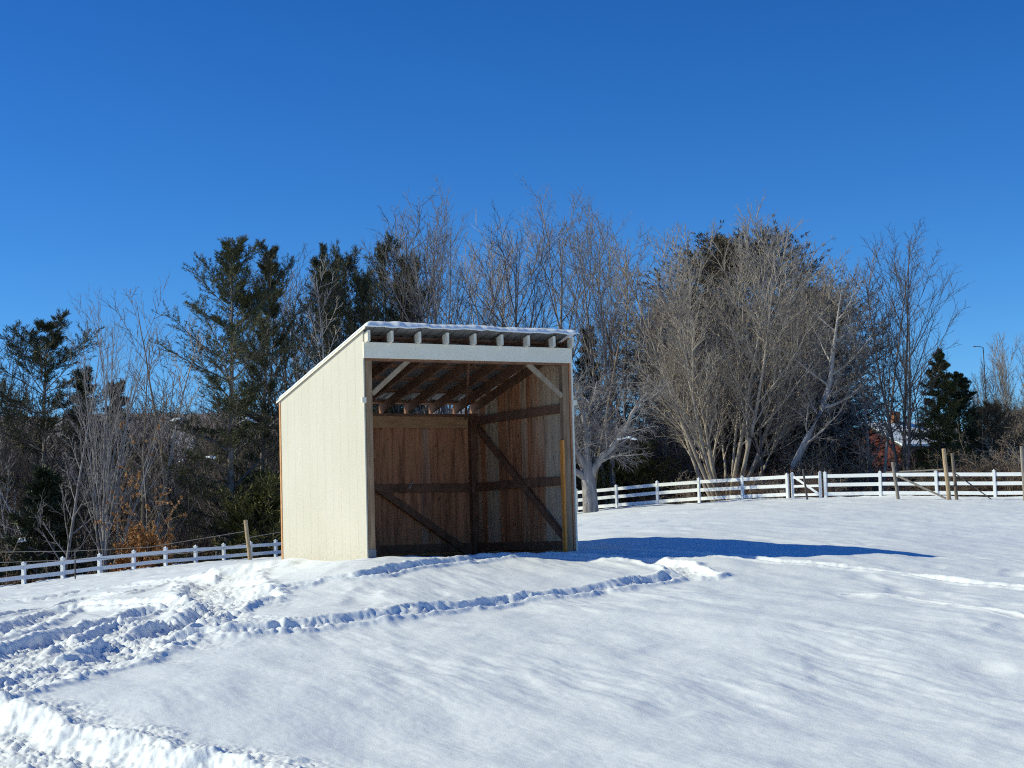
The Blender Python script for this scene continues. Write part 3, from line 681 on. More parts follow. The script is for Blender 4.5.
def along(g, ts):
    """points and directions at fractions ts of every branch of a level"""
    pts, rr, dr = g; k = pts.shape[1] - 1; Cs, Ds = [], []
    for t in ts:
        f = t * k; a = min(int(f), k - 1); w = f - a; Cs.append(pts[:, a] * (1 - w) + pts[:, a + 1] * w); Ds.append(dr[:, a + 1])
    return np.concatenate(Cs), np.concatenate(Ds)

class Kind:
    """a tree kind: meshes for each part and its height"""
    def __init__(s, parts):
        s.parts = parts
        z = np.concatenate([_zs(me) for _, me in parts]); s.h = float(np.percentile(z, 99.3) if len(z) > 8000 else z.max())
def _zs(me):
    a = np.empty(len(me.vertices) * 3, np.float32); me.vertices.foreach_get('co', a); return a[2::3]

def away_turn(kind):
    """the turn that makes a leaning top lean away from the field rather than sideways"""
    me = K[kind].parts[1][1]; v = np.empty(len(me.vertices) * 3, np.float32); me.vertices.foreach_get('co', v); v = v.reshape(-1, 3); t = v[v[:, 2] > .85 * v[:, 2].max()].mean(0)
    return PI / 2 - math.atan2(t[1], t[0])
def bare(seed, H, mat, lv, roots=None, sides=(8, 5, 4, 3, 3), split=2, r0=None):
    P, D, L, R = roots if roots else ([[0, 0, -.4]], [[0, 0, 1]], [H], [r0 or H * .0115])
    g = grow(seed, P, D, L, R, lv)
    tv = tube_arrays([(p, r, sides[min(i, 4)]) for i, (p, r, _) in enumerate(g[:split])]); cv = tube_arrays([(p, r, sides[min(i + split, 4)]) for i, (p, r, _) in enumerate(g[split:])])
    return Kind([('trunk', mesh_np('trunk', *tv, None, mat, True)), ('crown', mesh_np('crown', *cv, None, mat, True))])
def T(k, w, **kw): return dict(k=k, w=w, **kw)
def L1(n, t0, t1, a0, a1, r, **kw): return dict(k=kw.pop('k', 6), w=kw.pop('w', .03), n=n, t0=t0, t1=t1, a0=a0, a1=a1, r=r, **kw)

K = {}
def maple(seed, mat='bark_grey', fine=5, n1=24, a=38, r=.42, H=15, up=.09):
    return bare(seed, H, MAT[mat], [T(14, .035, up=.02, tip=.12), L1(n1, .22, .97, a + 8, a - 12, r, up=up, shape='round', rr=.6, rl=.022, k=8),
        L1(9, .18, .97, 42, 30, .42, up=.07, rl=.016, rr=.55, k=5, rmin=.014), L1(6, .15, .95, 36, 28, .48, up=.05, k=3, rmin=.0105), L1(max(2, fine - 2), .2, 1, 34, 28, .5, up=.04, k=2, rmin=.008)])
K['maple_a'] = maple(1, n1=26, a=34)
K['maple_b'] = maple(2, 'bark_brown', a=40, r=.38)
K['maple_c'] = maple(3, 'bark_light', a=42, r=.46, n1=20)
K['maple_d'] = maple(9, 'bark_dark', a=36, r=.44, n1=18, fine=3)
K['maple_e'] = maple(12, 'bark_grey', a=46, r=.48, n1=16, fine=3, up=.06)
def forked(seed, mat, n=4, spread=.28, H=14, fine=3):
    rg = np.random.default_rng(seed); az = rg.uniform(0, 2 * PI) + np.arange(n) * 2 * PI / n + rg.normal(0, .3, n)
    sp_ = spread * rg.uniform(.45, 1.2, n)
    D = np.stack([np.cos(az) * sp_, np.sin(az) * sp_, np.ones(n)], 1); P = np.stack([np.cos(az) * .12, np.sin(az) * .12, np.full(n, -.3)], 1)
    return bare(seed, H, MAT[mat], [T(12, .03, up=.02, tip=.12), L1(17, .2, .97, 40, 26, .34, up=.08, shape='round', rr=.55, rl=.02, k=7),
        L1(8, .15, .97, 40, 30, .42, up=.06, k=4, rmin=.013), L1(5, .15, .95, 36, 28, .48, up=.04, k=3, rmin=.010), L1(max(2, fine - 1), .2, 1, 34, 28, .5, k=2, rmin=.0075)], (P, D, H * rg.uniform(.8, 1, n), np.full(n, H * .0075)))
K['fork_a'] = forked(21, 'bark_grey', 3, .2)
K['fork_b'] = forked(22, 'bark_dark', 4, .26)
K['fork_c'] = forked(23, 'twig_red', 5, .22, fine=4)
def slender(seed, mat, H=11, n1=22, r=.2):
    return bare(seed, H, MAT[mat], [T(14, .032, up=.03, tip=.12, bend=.005), L1(n1, .25, .97, 55, 35, r, up=.09, shape='flat', rl=.017, k=6),
        L1(6, .2, .95, 42, 32, .42, up=.04, k=4, rmin=.0105), L1(4, .2, 1, 38, 32, .48, k=3, rmin=.008)], r0=H * .0075)
K['vase'] = bare(27, 7.0, MAT['bark_grey'], [T(8, .02, up=.02, tip=.45), L1(13, .42, 1.0, 30, 12, 1.45, up=.03, w=.03, k=9, rr=.6, rl=.012, lo=.75, hi=1.05, shape='top'), L1(10, .15, .97, 28, 20, .36, up=.06, k=6, rmin=.013),
    L1(6, .15, .97, 30, 24, .44, up=.05, k=4, rmin=.0095), L1(3, .2, 1, 30, 26, .5, k=2, rmin=.0075)], r0=.17)
K['slender_a'] = slender(31, 'bark_grey'); K['slender_b'] = slender(32, 'bark_brown', n1=16, r=.24); K['slender_c'] = slender(33, 'bark_light', n1=26, r=.17); K['slender_d'] = slender(34, 'bark_dark', n1=18, r=.26)
# the big brown many-stemmed tree
def fan(seed, mat, n=14, H=12, spread=.62, wide=1.0):
    rg = np.random.default_rng(seed); az = np.arange(n) * 2.39996 + rg.normal(0, .3, n); q = np.sqrt((np.arange(n) + .5) / n) * spread
    D = np.stack([np.cos(az) * q * wide, np.sin(az) * q, np.ones(n)], 1); P = np.stack([np.cos(az) * .22 * q / spread, np.sin(az) * .22 * q / spread, np.full(n, -.3)], 1)
    return bare(seed, H, MAT[mat], [T(12, .03, up=.045, tip=.14), L1(13, .24, .97, 34, 24, .36, up=.075, shape='flat', rr=.6, rl=.02, k=7),
        L1(9, .12, .97, 34, 26, .44, up=.05, k=5, rmin=.019), L1(7, .12, .97, 34, 26, .48, up=.03, k=3, rmin=.0115), L1(2, .3, 1, 32, 26, .5, k=2, rmin=.008)],
        (P, D, H * (1.0 - .16 * (q / spread) ** 2) * rg.uniform(.88, 1.05, n), rg.uniform(.06, .115, n)))
K['fan'] = fan(41, 'bark_tan'); K['fan_grey'] = fan(43, 'bark_grey', 11, 12, .5)
# old apple tree: short trunk, spreading crooked limbs, drooping twigs
K['apple'] = bare(51, 2.1, MAT['bark_grey'], [T(5, .05, tip=.75), L1(9, .62, 1.0, 52, 38, 2.0, up=.03, w=.16, k=8, rr=.62, rl=.045, lo=.8, hi=1.2),
    L1(13, .15, .98, 55, 40, .45, up=.015, w=.14, k=6, rmin=.012, rl=.022), L1(10, .1, .98, 50, 40, .45, up=-.04, w=.12, k=5, rmin=.0075), L1(7, .1, 1, 45, 38, .5, up=-.06, w=.1, k=4, rmin=.0062), ], r0=.25)
# leaning curved trunk
def leaner():
    pts = np.array([[[0, 0, -.4], [.35, 0, .9], [.9, .05, 2.0], [1.6, .05, 3.3], [2.3, .1, 4.6], [2.75, .1, 5.8], [2.95, .1, 7.2], [3.2, .1, 8.6], [3.5, .1, 10.2]]]); r = np.array([[.20, .19, .18, .165, .15, .125, .095, .06, .02]])
    g0 = (pts, r, unit(np.gradient(pts, axis=1)))
    rg = np.random.default_rng(61)
    n = 15; ts = np.linspace(.33, .98, n); C, D = along(g0, ts); az = np.arange(n) * 2.4; u, v = frame(D); a = np.radians(rg.uniform(40, 70, n))[:, None]
    d = unit(np.cos(a) * D + np.sin(a) * (np.cos(az)[:, None] * u + np.sin(az)[:, None] * v))
    C[2], d[2] = pts[0, 4], unit(np.array([.95, .05, .08]))
    ln = rg.uniform(2.2, 4.2, n) * (1.1 - .5 * ts); ln[2] = 3.0; rr = np.minimum(.06, ln * .02); rr[2] = .085
    g = grow(62, C, d, ln, rr, [T(8, .1, up=.05), L1(10, .12, .97, 48, 35, .42, up=.03, k=5, w=.1, rmin=.009), L1(7, .12, .97, 42, 35, .45, k=4, w=.1, rmin=.0075), L1(4, .2, 1, 40, 35, .5, k=3, rmin=.0065)])
    tv = tube_arrays([(pts, r, 9), (g[0][0], g[0][1], 6)]); cv = tube_arrays([(p, q, s) for (p, q, _), s in zip(g[1:], (4, 3, 3))])
    return Kind([('trunk', mesh_np('trunk', *tv, None, MAT['bark_light'], True)), ('crown', mesh_np('crown', *cv, None, MAT['bark_tan'], True))])
K['leaner'] = leaner()

def conifer(seed, H, bark_, leaf, limbs, tw, tuft, r0, t0=.2, a=(85, 40), rl=.24, shape='cone', lo=.55, hi=1.3, up=.045, w=.05, flat=.3, roots=None, keep=1, spread=.55, upn=.25, whorl=None, ts=(.35, .7, 1.0), limb_ts=(.45, .6, .75, .88, 1.0)):
    lv = [T(16, .025, up=.015, tip=.08), L1(limbs, t0, .995, a[0], a[1], rl, up=up, w=w, shape=shape, lo=lo, hi=hi, k=7, rl=.018, rr=.5, keep=keep, asd=9),
          L1(tw, .25, .98, 52, 42, .36, up=.03, flat=flat, k=3, rmin=.009, shape='flat')]
    if whorl: lv[1]['whorl'] = whorl
    g = grow(seed, *(roots or ([[0, 0, -.4]], [[0, 0, 1]], [H], [r0])), lv); rg = np.random.default_rng(seed + 500)
    C1, D1 = along(g[2], ts); C2, D2 = along(g[1], limb_ts); C3, D3 = along(g[0], (.9, .94, .97, 1.0))
    C = np.concatenate([C1, C2, C3]); D = np.concatenate([D1, D2, D3])
    m, ln, wd = tuft
    fv, fq = tufts(rg, C, D, m, ln, wd, spread, upn)
    tv = tube_arrays([(g[0][0], g[0][1], 8), (g[1][0], g[1][1], 4), (g[2][0], g[2][1], 3)])
    return Kind([('trunk', mesh_np('trunk', *tv, None, MAT[bark_], True)), ('crown', mesh_np('crown', fv, fq, None, MAT[leaf]))])
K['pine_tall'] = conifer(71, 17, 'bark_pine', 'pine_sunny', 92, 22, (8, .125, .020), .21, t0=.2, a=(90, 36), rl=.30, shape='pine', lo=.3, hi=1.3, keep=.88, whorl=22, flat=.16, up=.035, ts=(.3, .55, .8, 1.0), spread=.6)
K['pine_twin'] = conifer(78, 17, 'bark_pine', 'pine', 92, 22, (8, .125, .020), .19, t0=.26, a=(88, 34), rl=.26, shape='pine', lo=.35, hi=1.3, whorl=24, flat=.16, up=.035, ts=(.3, .55, .8, 1.0), spread=.6)
K['pine_open'] = conifer(73, 13, 'bark_pine', 'pine', 72, 20, (8, .125, .020), .15, t0=.25, a=(92, 46), rl=.40, shape='pine', lo=.35, hi=1.3, keep=.85, whorl=17, flat=.14, up=.03, ts=(.35, .6, .8, 1.0), spread=.6)
_rg = np.random.default_rng(5); _n = 6; _az = np.arange(_n) * 2 * PI / _n
K['pine_round'] = conifer(74, 12, 'bark_pine', 'pine', 36, 17, (8, .125, .021), .12, t0=.3, a=(70, 28), rl=.24, shape='round', lo=.5, hi=1.25,
    roots=(np.stack([np.cos(_az) * .2, np.sin(_az) * .2, np.full(_n, -.3)], 1), np.stack([np.cos(_az) * .24, np.sin(_az) * .24, np.ones(_n)], 1), 12 * _rg.uniform(.82, 1, _n), np.full(_n, .11)))
K['spruce'] = conifer(75, 8, 'bark_dark', 'spruce', 135, 20, (8, .085, .019), .11, t0=.04, a=(98, 50), rl=.31, up=-.005, flat=.25, lo=.55, hi=1.25, upn=-.05, ts=(.3, .55, .8, 1.0))
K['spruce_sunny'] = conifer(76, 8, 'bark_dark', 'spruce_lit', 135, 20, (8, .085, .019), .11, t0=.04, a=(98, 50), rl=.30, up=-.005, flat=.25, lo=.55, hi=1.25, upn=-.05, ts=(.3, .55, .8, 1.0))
K['hemlock'] = conifer(77, 11, 'bark_dark', 'hemlock_brown', 150, 22, (9, .12, .022), .16, t0=.08, a=(88, 40), rl=.40, shape='round', up=.01, flat=.35, lo=.7, hi=1.15)
K['dark_conifer'] = conifer(79, 10, 'bark_dark', 'spruce', 80, 11, (8, .15, .03), .13, t0=.15, a=(92, 45), rl=.27, up=.01, flat=.3, lo=.5, hi=1.25)
K['olive_bush'] = conifer(80, 2.6, 'bark_dark', 'olive', 46, 10, (8, .12, .026), .04, t0=.03, a=(80, 35), rl=.62, shape='round', up=.03, flat=.5)
K['young_hemlock'] = conifer(81, 4.2, 'bark_dark', 'spruce', 60, 9, (8, .12, .03), .06, t0=.05, a=(90, 50), rl=.33, up=.0, flat=.3)
# beech with orange leaves still on
def beech(seed, H=3.2, n=9):
    rg = np.random.default_rng(seed); az = np.arange(n) * 2.4; q = np.sqrt((np.arange(n) + .5) / n) * .55
    D = np.stack([np.cos(az) * q, np.sin(az) * q, np.ones(n)], 1); P = np.zeros((n, 3)); P[:, 2] = -.2
    ln = H * rg.uniform(.5, .85, n); ln[0] = H * 1.75
    g = grow(seed, P, D, ln, np.full(n, .03), [T(8, .07, up=.03), L1(10, .15, .97, 60, 45, .45, up=.02, k=5, rmin=.009), L1(7, .15, 1, 45, 40, .45, k=3, rmin=.007)])
    C, Dd = along(g[2], (.2, .45, .7, .9, 1.0)); C2, D2 = along(g[1], (.5, .7, .85, 1.0)); C = np.concatenate([C, C2]); Dd = np.concatenate([Dd, D2])
    k = (rg.random(len(C)) < np.clip(1.15 - .22 * np.maximum(C[:, 2] - 2.0, 0) - .25 * (C[:, 2] > 2.3), .12, 1)); C, Dd = C[k], Dd[k]
    fv, fq = tufts(rg, C, Dd, 7, .085, .05, 1.0, -.25)
    tv = tube_arrays([(p, r, s) for (p, r, _), s in zip(g, (5, 3, 3))])
    return Kind([('trunk', mesh_np('trunk', *tv, None, MAT['bark_tan'], True)), ('crown', mesh_np('crown', fv, fq, None, MAT['beech']))])
K['beech'] = beech(91)
# leafless shrubs
def shrub(seed, mat, H=2.4, n=12, spread=.8):
    rg = np.random.default_rng(seed); az = np.arange(n) * 2.4; q = np.sqrt((np.arange(n) + .5) / n) * spread
    D = np.stack([np.cos(az) * q, np.sin(az) * q, np.ones(n)], 1); P = np.stack([np.cos(az) * .25, np.sin(az) * .25, np.full(n, -.2)], 1)
    g = grow(seed, P, D, H * rg.uniform(.6, 1.05, n), np.full(n, .022), [T(7, .09, up=.02), L1(9, .15, .97, 50, 38, .42, up=.02, k=4, rmin=.009, w=.1), L1(6, .15, 1, 45, 38, .45, k=3, rmin=.0075, w=.1), L1(3, .2, 1, 40, 40, .5, k=2, rmin=.0065)])
    tv = tube_arrays([(p, r, s) for (p, r, _), s in zip(g, (4, 3, 3, 3))])
    return Kind([('branches', mesh_np('branches', *tv, None, MAT[mat], True))])
K['shrub_a'] = shrub(95, 'brush'); K['shrub_b'] = shrub(96, 'brush_red', n=9); K['shrub_c'] = shrub(97, 'bark_tan', n=10, spread=.5)

TREE_RNG = random.Random(77); PLANTED = []
def plant(kind, px, Y, top, label, name='bare_tree', cat='tree', group=None, lean=0.0, rz=None, sx=1.0, py=500):
    """stands a tree of the kind on the ground at depth Y, in the direction of px, as tall as its top in the photograph"""
    k = K[kind]; p = at(px, py, Y); g = gz(p[0], p[1]) - .05; t = at(px, top, Y)
    s = (t[2] - g) / k.h
    R_ = empty(name, (p[0], p[1], g), TREE_RNG.uniform(0, 2 * PI) if rz is None else rz); R_.scale = (s * sx, s * sx, s); R_.rotation_euler = (0, lean, R_.rotation_euler.z) if lean else R_.rotation_euler
    tag(R_, label, cat, group)
    for nm, me in k.parts: link(nm, me, R_)
    PLANTED.append(R_)
    return R_

# --- left of the shed
plant('pine_open', 42, 92, 316, 'open dark white pine at the far left with layered branches', 'pine_tree', rz=.4, sx=1.12)
plant('vase', 102, 84, 290, 'tall vase-shaped bare maple just right of the far left pine', sx=.9)
plant('dark_conifer', 122, 118, 385, 'small dark conifer low behind the vase-shaped maple', 'conifer_tree')
plant('dark_conifer', 96, 122, 372, 'second dark conifer half hidden behind the vase-shaped maple', 'conifer_tree')
plant('pine_tall', 231, 92, 243, 'tall irregular white pine, left one of the twin pines beside the shed', 'pine_tree', rz=2.2, sx=1.12)
plant('pine_twin', 256, 95, 250, 'tall dense white pine, right one of the twin pines beside the shed', 'pine_tree', rz=4.0, sx=.85)
plant('slender_b', 140, 88, 322, 'thin crooked bare sapling between the vase-shaped maple and the twin pines', lean=.05)
plant('slender_c', 149, 92, 308, 'slim pale sapling with many fine twigs left of the twin pines')
plant('slender_d', 161, 95, 345, 'thin dark sapling standing closest to the left twin pine', lean=-.04)
plant('slender_a', 207, 97, 300, 'thin bare tree rising into the left edge of the twin pines', lean=-.07)
plant('slender_b', 181, 90, 275, 'bare tree with wispy top leaning out at the left edge of the twin pines', lean=.02)
plant('fork_b', 2, 94, 330, 'bare tree cut by the left edge of the photo')
plant('slender_a', 58, 84, 330, 'slim bare trunk just right of the far left pine trunk')
plant('slender_c', 68, 88, 395, 'short leaning pale sapling in front of the far left pine', lean=.35)
# --- behind the shed, left half
plant('maple_d', 281, 100, 250, 'dark bare tree rising at the left roof edge of the shed')
plant('slender_b', 297, 104, 252, 'thin brown bare tree behind the low end of the shed roof')
plant('slender_a', 312, 100, 252, 'slim bare tree left of the round-topped pine')
plant('slender_d', 268, 108, 268, 'slim dark bare tree between the twin pines and the shed roof')
plant('slender_c', 326, 110, 290, 'pale fine-twigged tree between the shed roof and the round-topped pine')
plant('pine_round', 362, 104, 240, 'broad round-topped pine with several leaders above the shed roof', 'pine_tree', rz=1.0, sx=.74)
plant('dark_conifer', 400, 110, 288, 'smaller dark pine leaning out right of the round-topped pine', 'pine_tree', sx=.8)
plant('slender_c', 347, 97, 266, 'pale fine-twigged bare tree in front of the round-topped pine')
# --- behind the shed, right half
plant('slender_d', 401, 103, 205, 'thin tall bare tree right of the round-topped pine')
plant('maple_a', 461, 104, 200, 'tall bare maple with upright limbs above the middle of the shed roof', rz=.7)
plant('slender_c', 486, 108, 240, 'pale slim bare tree between the two tall maples above the roof')
plant('maple_d', 527, 103, 212, 'tall bare maple with a straight dark trunk above the shed roof', rz=2.0)
plant('maple_e', 568, 106, 190, 'tallest bare tree, wide crown, above the right end of the shed roof', rz=3.1)
plant('slender_b', 590, 98, 218, 'bare tree leaning right beside the right end of the shed roof', lean=.14)
plant('slender_a', 620, 108, 214, 'slender bare tree, left one of a close pair beside the big brown bushy tree')
plant('slender_b', 631, 106, 216, 'slender bare tree, right one of a close pair beside the big brown bushy tree')
plant('maple_c', 494, 110, 222, 'pale grey spreading maple between the upright maple and the straight dark one', rz=1.3)
plant('fork_a', 611, 104, 206, 'forked grey tree just beyond the right end of the shed roof', rz=2.2)
plant('maple_a', 428, 112, 218, 'grey maple with upright limbs right of the round-topped pine', rz=5.2)
plant('dark_conifer', 601, 108, 330, 'small dark spruce between the shed and the big brown tree', 'spruce_tree', sx=1.0)
plant('slender_a', 430, 112, 250, 'thin bare tree left of the upright maple above the roof', lean=-.12)
# --- right of the shed
plant('apple', 590, 88, 366, 'old apple tree with low forks and drooping grey twigs beside the shed', 'apple_tree', rz=.5, py=518)
plant('hemlock', 752, 112, 230, 'huge rounded brownish hemlock behind the many-stemmed tree', 'hemlock_tree', sx=1.3, rz=away_turn('hemlock'))
plant('hemlock', 690, 118, 300, 'lower brownish hemlock on the left flank of the huge one', 'hemlock_tree', rz=2.6)
plant('hemlock', 806, 118, 292, 'lower brownish hemlock on the right flank of the huge one', 'hemlock_tree', rz=4.6)
plant('spruce', 790, 106, 350, 'dark green conifer glimpsed through the right side of the many-stemmed tree', 'spruce_tree')
plant('fan', 727, 98, 232, 'broad many-stemmed brown tree fanning out from one base by the fence', 'bare_tree', rz=.3, sx=1.2)
plant('fan_grey', 684, 106, 292, 'lower many-stemmed grey tree between the apple tree and the broad fan tree', 'bare_tree', rz=2.0, sx=.95)
plant('fan_grey', 803, 106, 250, 'many-stemmed grey tree behind the pale leaning trunk', 'bare_tree', rz=4.1, sx=1.1)
plant('leaner', 777, 95, 272, 'pale crooked trunk leaning right beside the broad brown tree', rz=0.05)
plant('slender_d', 764, 96, 262, 'straight slim tree between the fan tree and the leaning trunk')
plant('slender_a', 884, 96, 238, 'straight slim bare trunk in front of the farm house')
plant('fork_d' if False else 'slender_c', 871, 104, 262, 'pale slim tree left of the straight trunk by the farm house')
K['fork_r'] = forked(25, 'bark_dark', 3, .17, 15)
plant('fork_r', 904, 94, 224, 'dark bare maple with upswept limbs left of the spruce', rz=.4)
plant('slender_d', 925, 100, 330, 'small bare tree with branches arching right above the spruce', lean=.3)
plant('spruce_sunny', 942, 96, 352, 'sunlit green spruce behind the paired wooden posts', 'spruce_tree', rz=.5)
plant('spruce', 965, 99, 374, 'darker spruce touching the right side of the sunlit one', 'spruce_tree', rz=2.0, sx=1.15)
plant('spruce', 848, 110, 440, 'low dark spruce left of the farm house', 'spruce_tree', sx=1.2)
plant('dark_conifer', 846, 108, 380, 'dark layered conifer under the leaning trunk crown', 'conifer_tree', sx=1.1)
plant('fan', 1022, 104, 340, 'rounded grey bare tree at the right edge of the photo', rz=1.0, sx=.8)
plant('hemlock', 1008, 100, 402, 'dark conifer low at the right edge', 'hemlock_tree', sx=.9)
plant('slender_b', 985, 98, 398, 'brown bushy sapling between the spruces and the right edge')
plant('slender_c', 996, 102, 385, 'pale sapling between the spruces and the right edge')
plant('olive_bush', 632, 104, 446, 'yellowish green evergreen bush behind the fence near the apple tree', 'evergreen_bush', 'bush', sx=1.15)
plant('olive_bush', 612, 106, 452, 'second yellowish green bush, tucked just behind the apple tree trunk', 'evergreen_bush', 'bush', rz=2.0)
plant('olive_bush', 262, 90, 478, 'yellowish green bush against the left wall of the shed', 'evergreen_bush', 'bush', rz=1.0, sx=1.1)
plant('beech', 140, 78.5, 474, 'young beech still holding orange brown leaves behind the left fence', 'beech_tree', rz=.8, sx=.8)
plant('young_hemlock', 42, 88, 470, 'young dark hemlock with snow clots behind the left fence', 'hemlock_tree', sx=1.2)
# --- many more slim trees inside the woods: nothing tells them apart
for (x0, x1, n, ya, yb, ta, tb, lab, grp) in (
        (-30, 285, 40, 90, 128, 385, 470, 'slim bare tree in the woods behind the left fence', 'slim trees in the left woods'),
        (575, 1060, 46, 100, 130, 385, 450, 'slim bare tree in the woods behind the right fence', 'slim trees in the right woods'),
        (285, 660, 5, 106, 124, 280, 335, 'slim bare tree in the row behind the shed', 'slim trees behind the shed')):
    for i in range(n):
        kd = TREE_RNG.choice(['slender_a', 'slender_b', 'slender_c', 'slender_d', 'fork_b', 'fork_c'] if grp[-4:] != 'shed' else ['slender_a', 'slender_b', 'slender_c', 'slender_d'])
        px = x0 + (x1 - x0) * (i + TREE_RNG.random()) / n
        if 868 < px < 940: continue
        plant(kd, px, TREE_RNG.uniform(ya, yb), TREE_RNG.uniform(ta, tb), lab, group=grp, lean=TREE_RNG.uniform(-.08, .08))
for i in range(5):
    px = [15, 243, 268, 190, -25][i]
    plant('dark_conifer' if i % 2 else 'hemlock', px, 126 + 4 * (i % 3), TREE_RNG.uniform(432, 462), 'dark evergreen deep in the woods behind the left fence', 'conifer_tree', group='evergreens deep in the left woods')
for i in range(9):
    px = [660, 705, 742, 772, 800, 835, 985, 1035, 630][i]
    plant('hemlock' if i % 2 else 'dark_conifer', px, 124 + 4 * (i % 3), TREE_RNG.uniform(395, 440), 'dark evergreen deep in the woods behind the right fence', 'conifer_tree', group='evergreens deep in the right woods')

# ---- undergrowth: one tangle nobody could count
def thicket(name, label, boxes, kinds, seed):
    rg = random.Random(seed); Vs, Qs, b = [], [], 0; Ms = []
    arr = {}
    for k in kinds:
        me = K[k].parts[0][1]; v = np.empty(len(me.vertices) * 3, np.float32); me.vertices.foreach_get('co', v)
        q = np.empty(len(me.polygons) * 4, np.int32); me.polygons.foreach_get('vertices', q); arr[k] = (v.reshape(-1, 3), q.reshape(-1, 4))
    for x0, x1, d0, d1, n, s0, s1 in boxes:
        px = np.array([x0 + (x1 - x0) * rg.random() for _ in range(n)])
        for x in px:
            Yd = np.interp(x, FPX[:, 0], FPX[:, 1]) + rg.uniform(d0, d1); X = (x - 512) / F * Yd; z = float(base_z(X, Yd)) - .05
            k = rg.choice(kinds); v, q = arr[k]; a = rg.uniform(0, 2 * PI); s = rg.uniform(s0, s1); c_, s_ = math.cos(a), math.sin(a)
            V = np.stack([(v[:, 0] * c_ - v[:, 1] * s_) * s * 1.15 + X, (v[:, 0] * s_ + v[:, 1] * c_) * s * 1.15 + Yd, v[:, 2] * s + z], 1)
            Vs.append(V); Qs.append(q + b); b += len(V); Ms.append(np.full(len(q), kinds.index(k), np.int32))
    me = mesh_np(name, np.concatenate(Vs), np.concatenate(Qs), None, K[kinds[0]].parts[0][1].materials[0])
    for k in kinds[1:]: me.materials.append(K[k].parts[0][1].materials[0])
    me.polygons.foreach_set('material_index', np.concatenate(Ms))
    return tag(link(name, me), label, 'undergrowth', kind='stuff')
thicket('undergrowth', 'brown leafless undergrowth tangle in the woods behind the left fence', [(-60, 285, 10, 22, 60, 1.0, 1.7), (-60, 285, 22, 55, 80, 1.6, 2.8)], ['shrub_a', 'shrub_c', 'shrub_b'], 5)
thicket('undergrowth', 'reddish brown undergrowth tangle behind the right fence', [(575, 875, 5, 14, 34, .5, 1.0), (575, 880, 12, 36, 80, 1.1, 2.2), (875, 935, 6, 16, 9, .4, .7), (935, 1070, 5, 30, 34, .8, 1.8)], ['shrub_b', 'shrub_a', 'shrub_c'], 6)

# ---- snow caught on branches
def nearest_branch(x, y, Y):
    c = at(x, y, Y); best = None
    for o in PLANTED:
        if abs(o.location[1] - Y) > 4: continue
        for ch in o.children:
            if not ch.name.startswith('crown'): continue
            v = np.empty(len(ch.data.vertices) * 3, np.float32); ch.data.vertices.foreach_get('co', v); v = v.reshape(-1, 3)[::3] * np.array(o.scale)
            a = o.rotation_euler.z; w = np.stack([v[:, 0] * math.cos(a) - v[:, 1] * math.sin(a), v[:, 0] * math.sin(a) + v[:, 1] * math.cos(a), v[:, 2]], 1) + np.array(o.location)
            d = np.hypot(w[:, 0] - c[0], (w[:, 2] - c[2])) + .06 * (w[:, 1] - w[:, 1].min()); i = int(d.argmin())
            if best is None or d[i] < best[0]: best = (d[i], w[i])
    return best[1] + np.array([0, -.05, .05]) if best else c
def snow_clot(x, y, Y, w, h, label):
    c = nearest_branch(x, y, Y); n, m = 10, 6; vs = []; fs = []; rg = random.Random(int(x * 7 + y))
    for q in range(9):                                              # little dollops strung along the bough
        t = rg.uniform(-1, 1); ox, oz, oy = t * w, -.22 * abs(t) * w + rg.uniform(-.5, .5) * h, rg.uniform(-.3, .3) * w; a0 = w * rg.uniform(.14, .34); b0 = h * rg.uniform(.35, .75); k0 = len(vs)
        for j in range(m + 1):
            for i in range(n):
                a = 2 * PI * i / n; b_ = -PI / 2 + PI * j / m; k = 1 + .8 * noise(np.cos(a) * 1.7 + x + q, np.sin(a) * 1.7 + b_ * 1.3)
                vs.append((ox + a0 * math.cos(a) * math.cos(b_) * k, oy + a0 * math.sin(a) * math.cos(b_) * k, oz + b0 * math.sin(b_) * (1 if b_ > 0 else .4) * k))
        fs += [(k0 + j * n + i, k0 + j * n + (i + 1) % n, k0 + (j + 1) * n + (i + 1) % n, k0 + (j + 1) * n + i) for j in range(m) for i in range(n)]
    me = mesh_np('snow_clump', np.array(vs), np.array(fs), None, MAT['snow'], True); o = link('snow_clump', me, None, c)
    return tag(o, label, 'snow')
for x, y, Y, w, h, l in ((242, 419, 90.2, .40, .13, 'largest white snow clump on a low branch of the twin pines'), (186, 424, 90.5, .30, .08, 'flat snow clump on the long low branch at the left of the twin pines'),
                         (214, 459, 90.0, .26, .12, 'snow clump lowest on the left twin pine'), (180, 459, 90.3, .16, .07, 'small snow clump left of the lowest pine clump'),
                         (13, 541, 84.5, .20, .14, 'rounded snow clump on the brush at the far left'), (625, 440, 86.5, .42, .07, 'snow lying on the long right limb of the old apple tree')):
    snow_clot(x, y, Y, w, h, l)

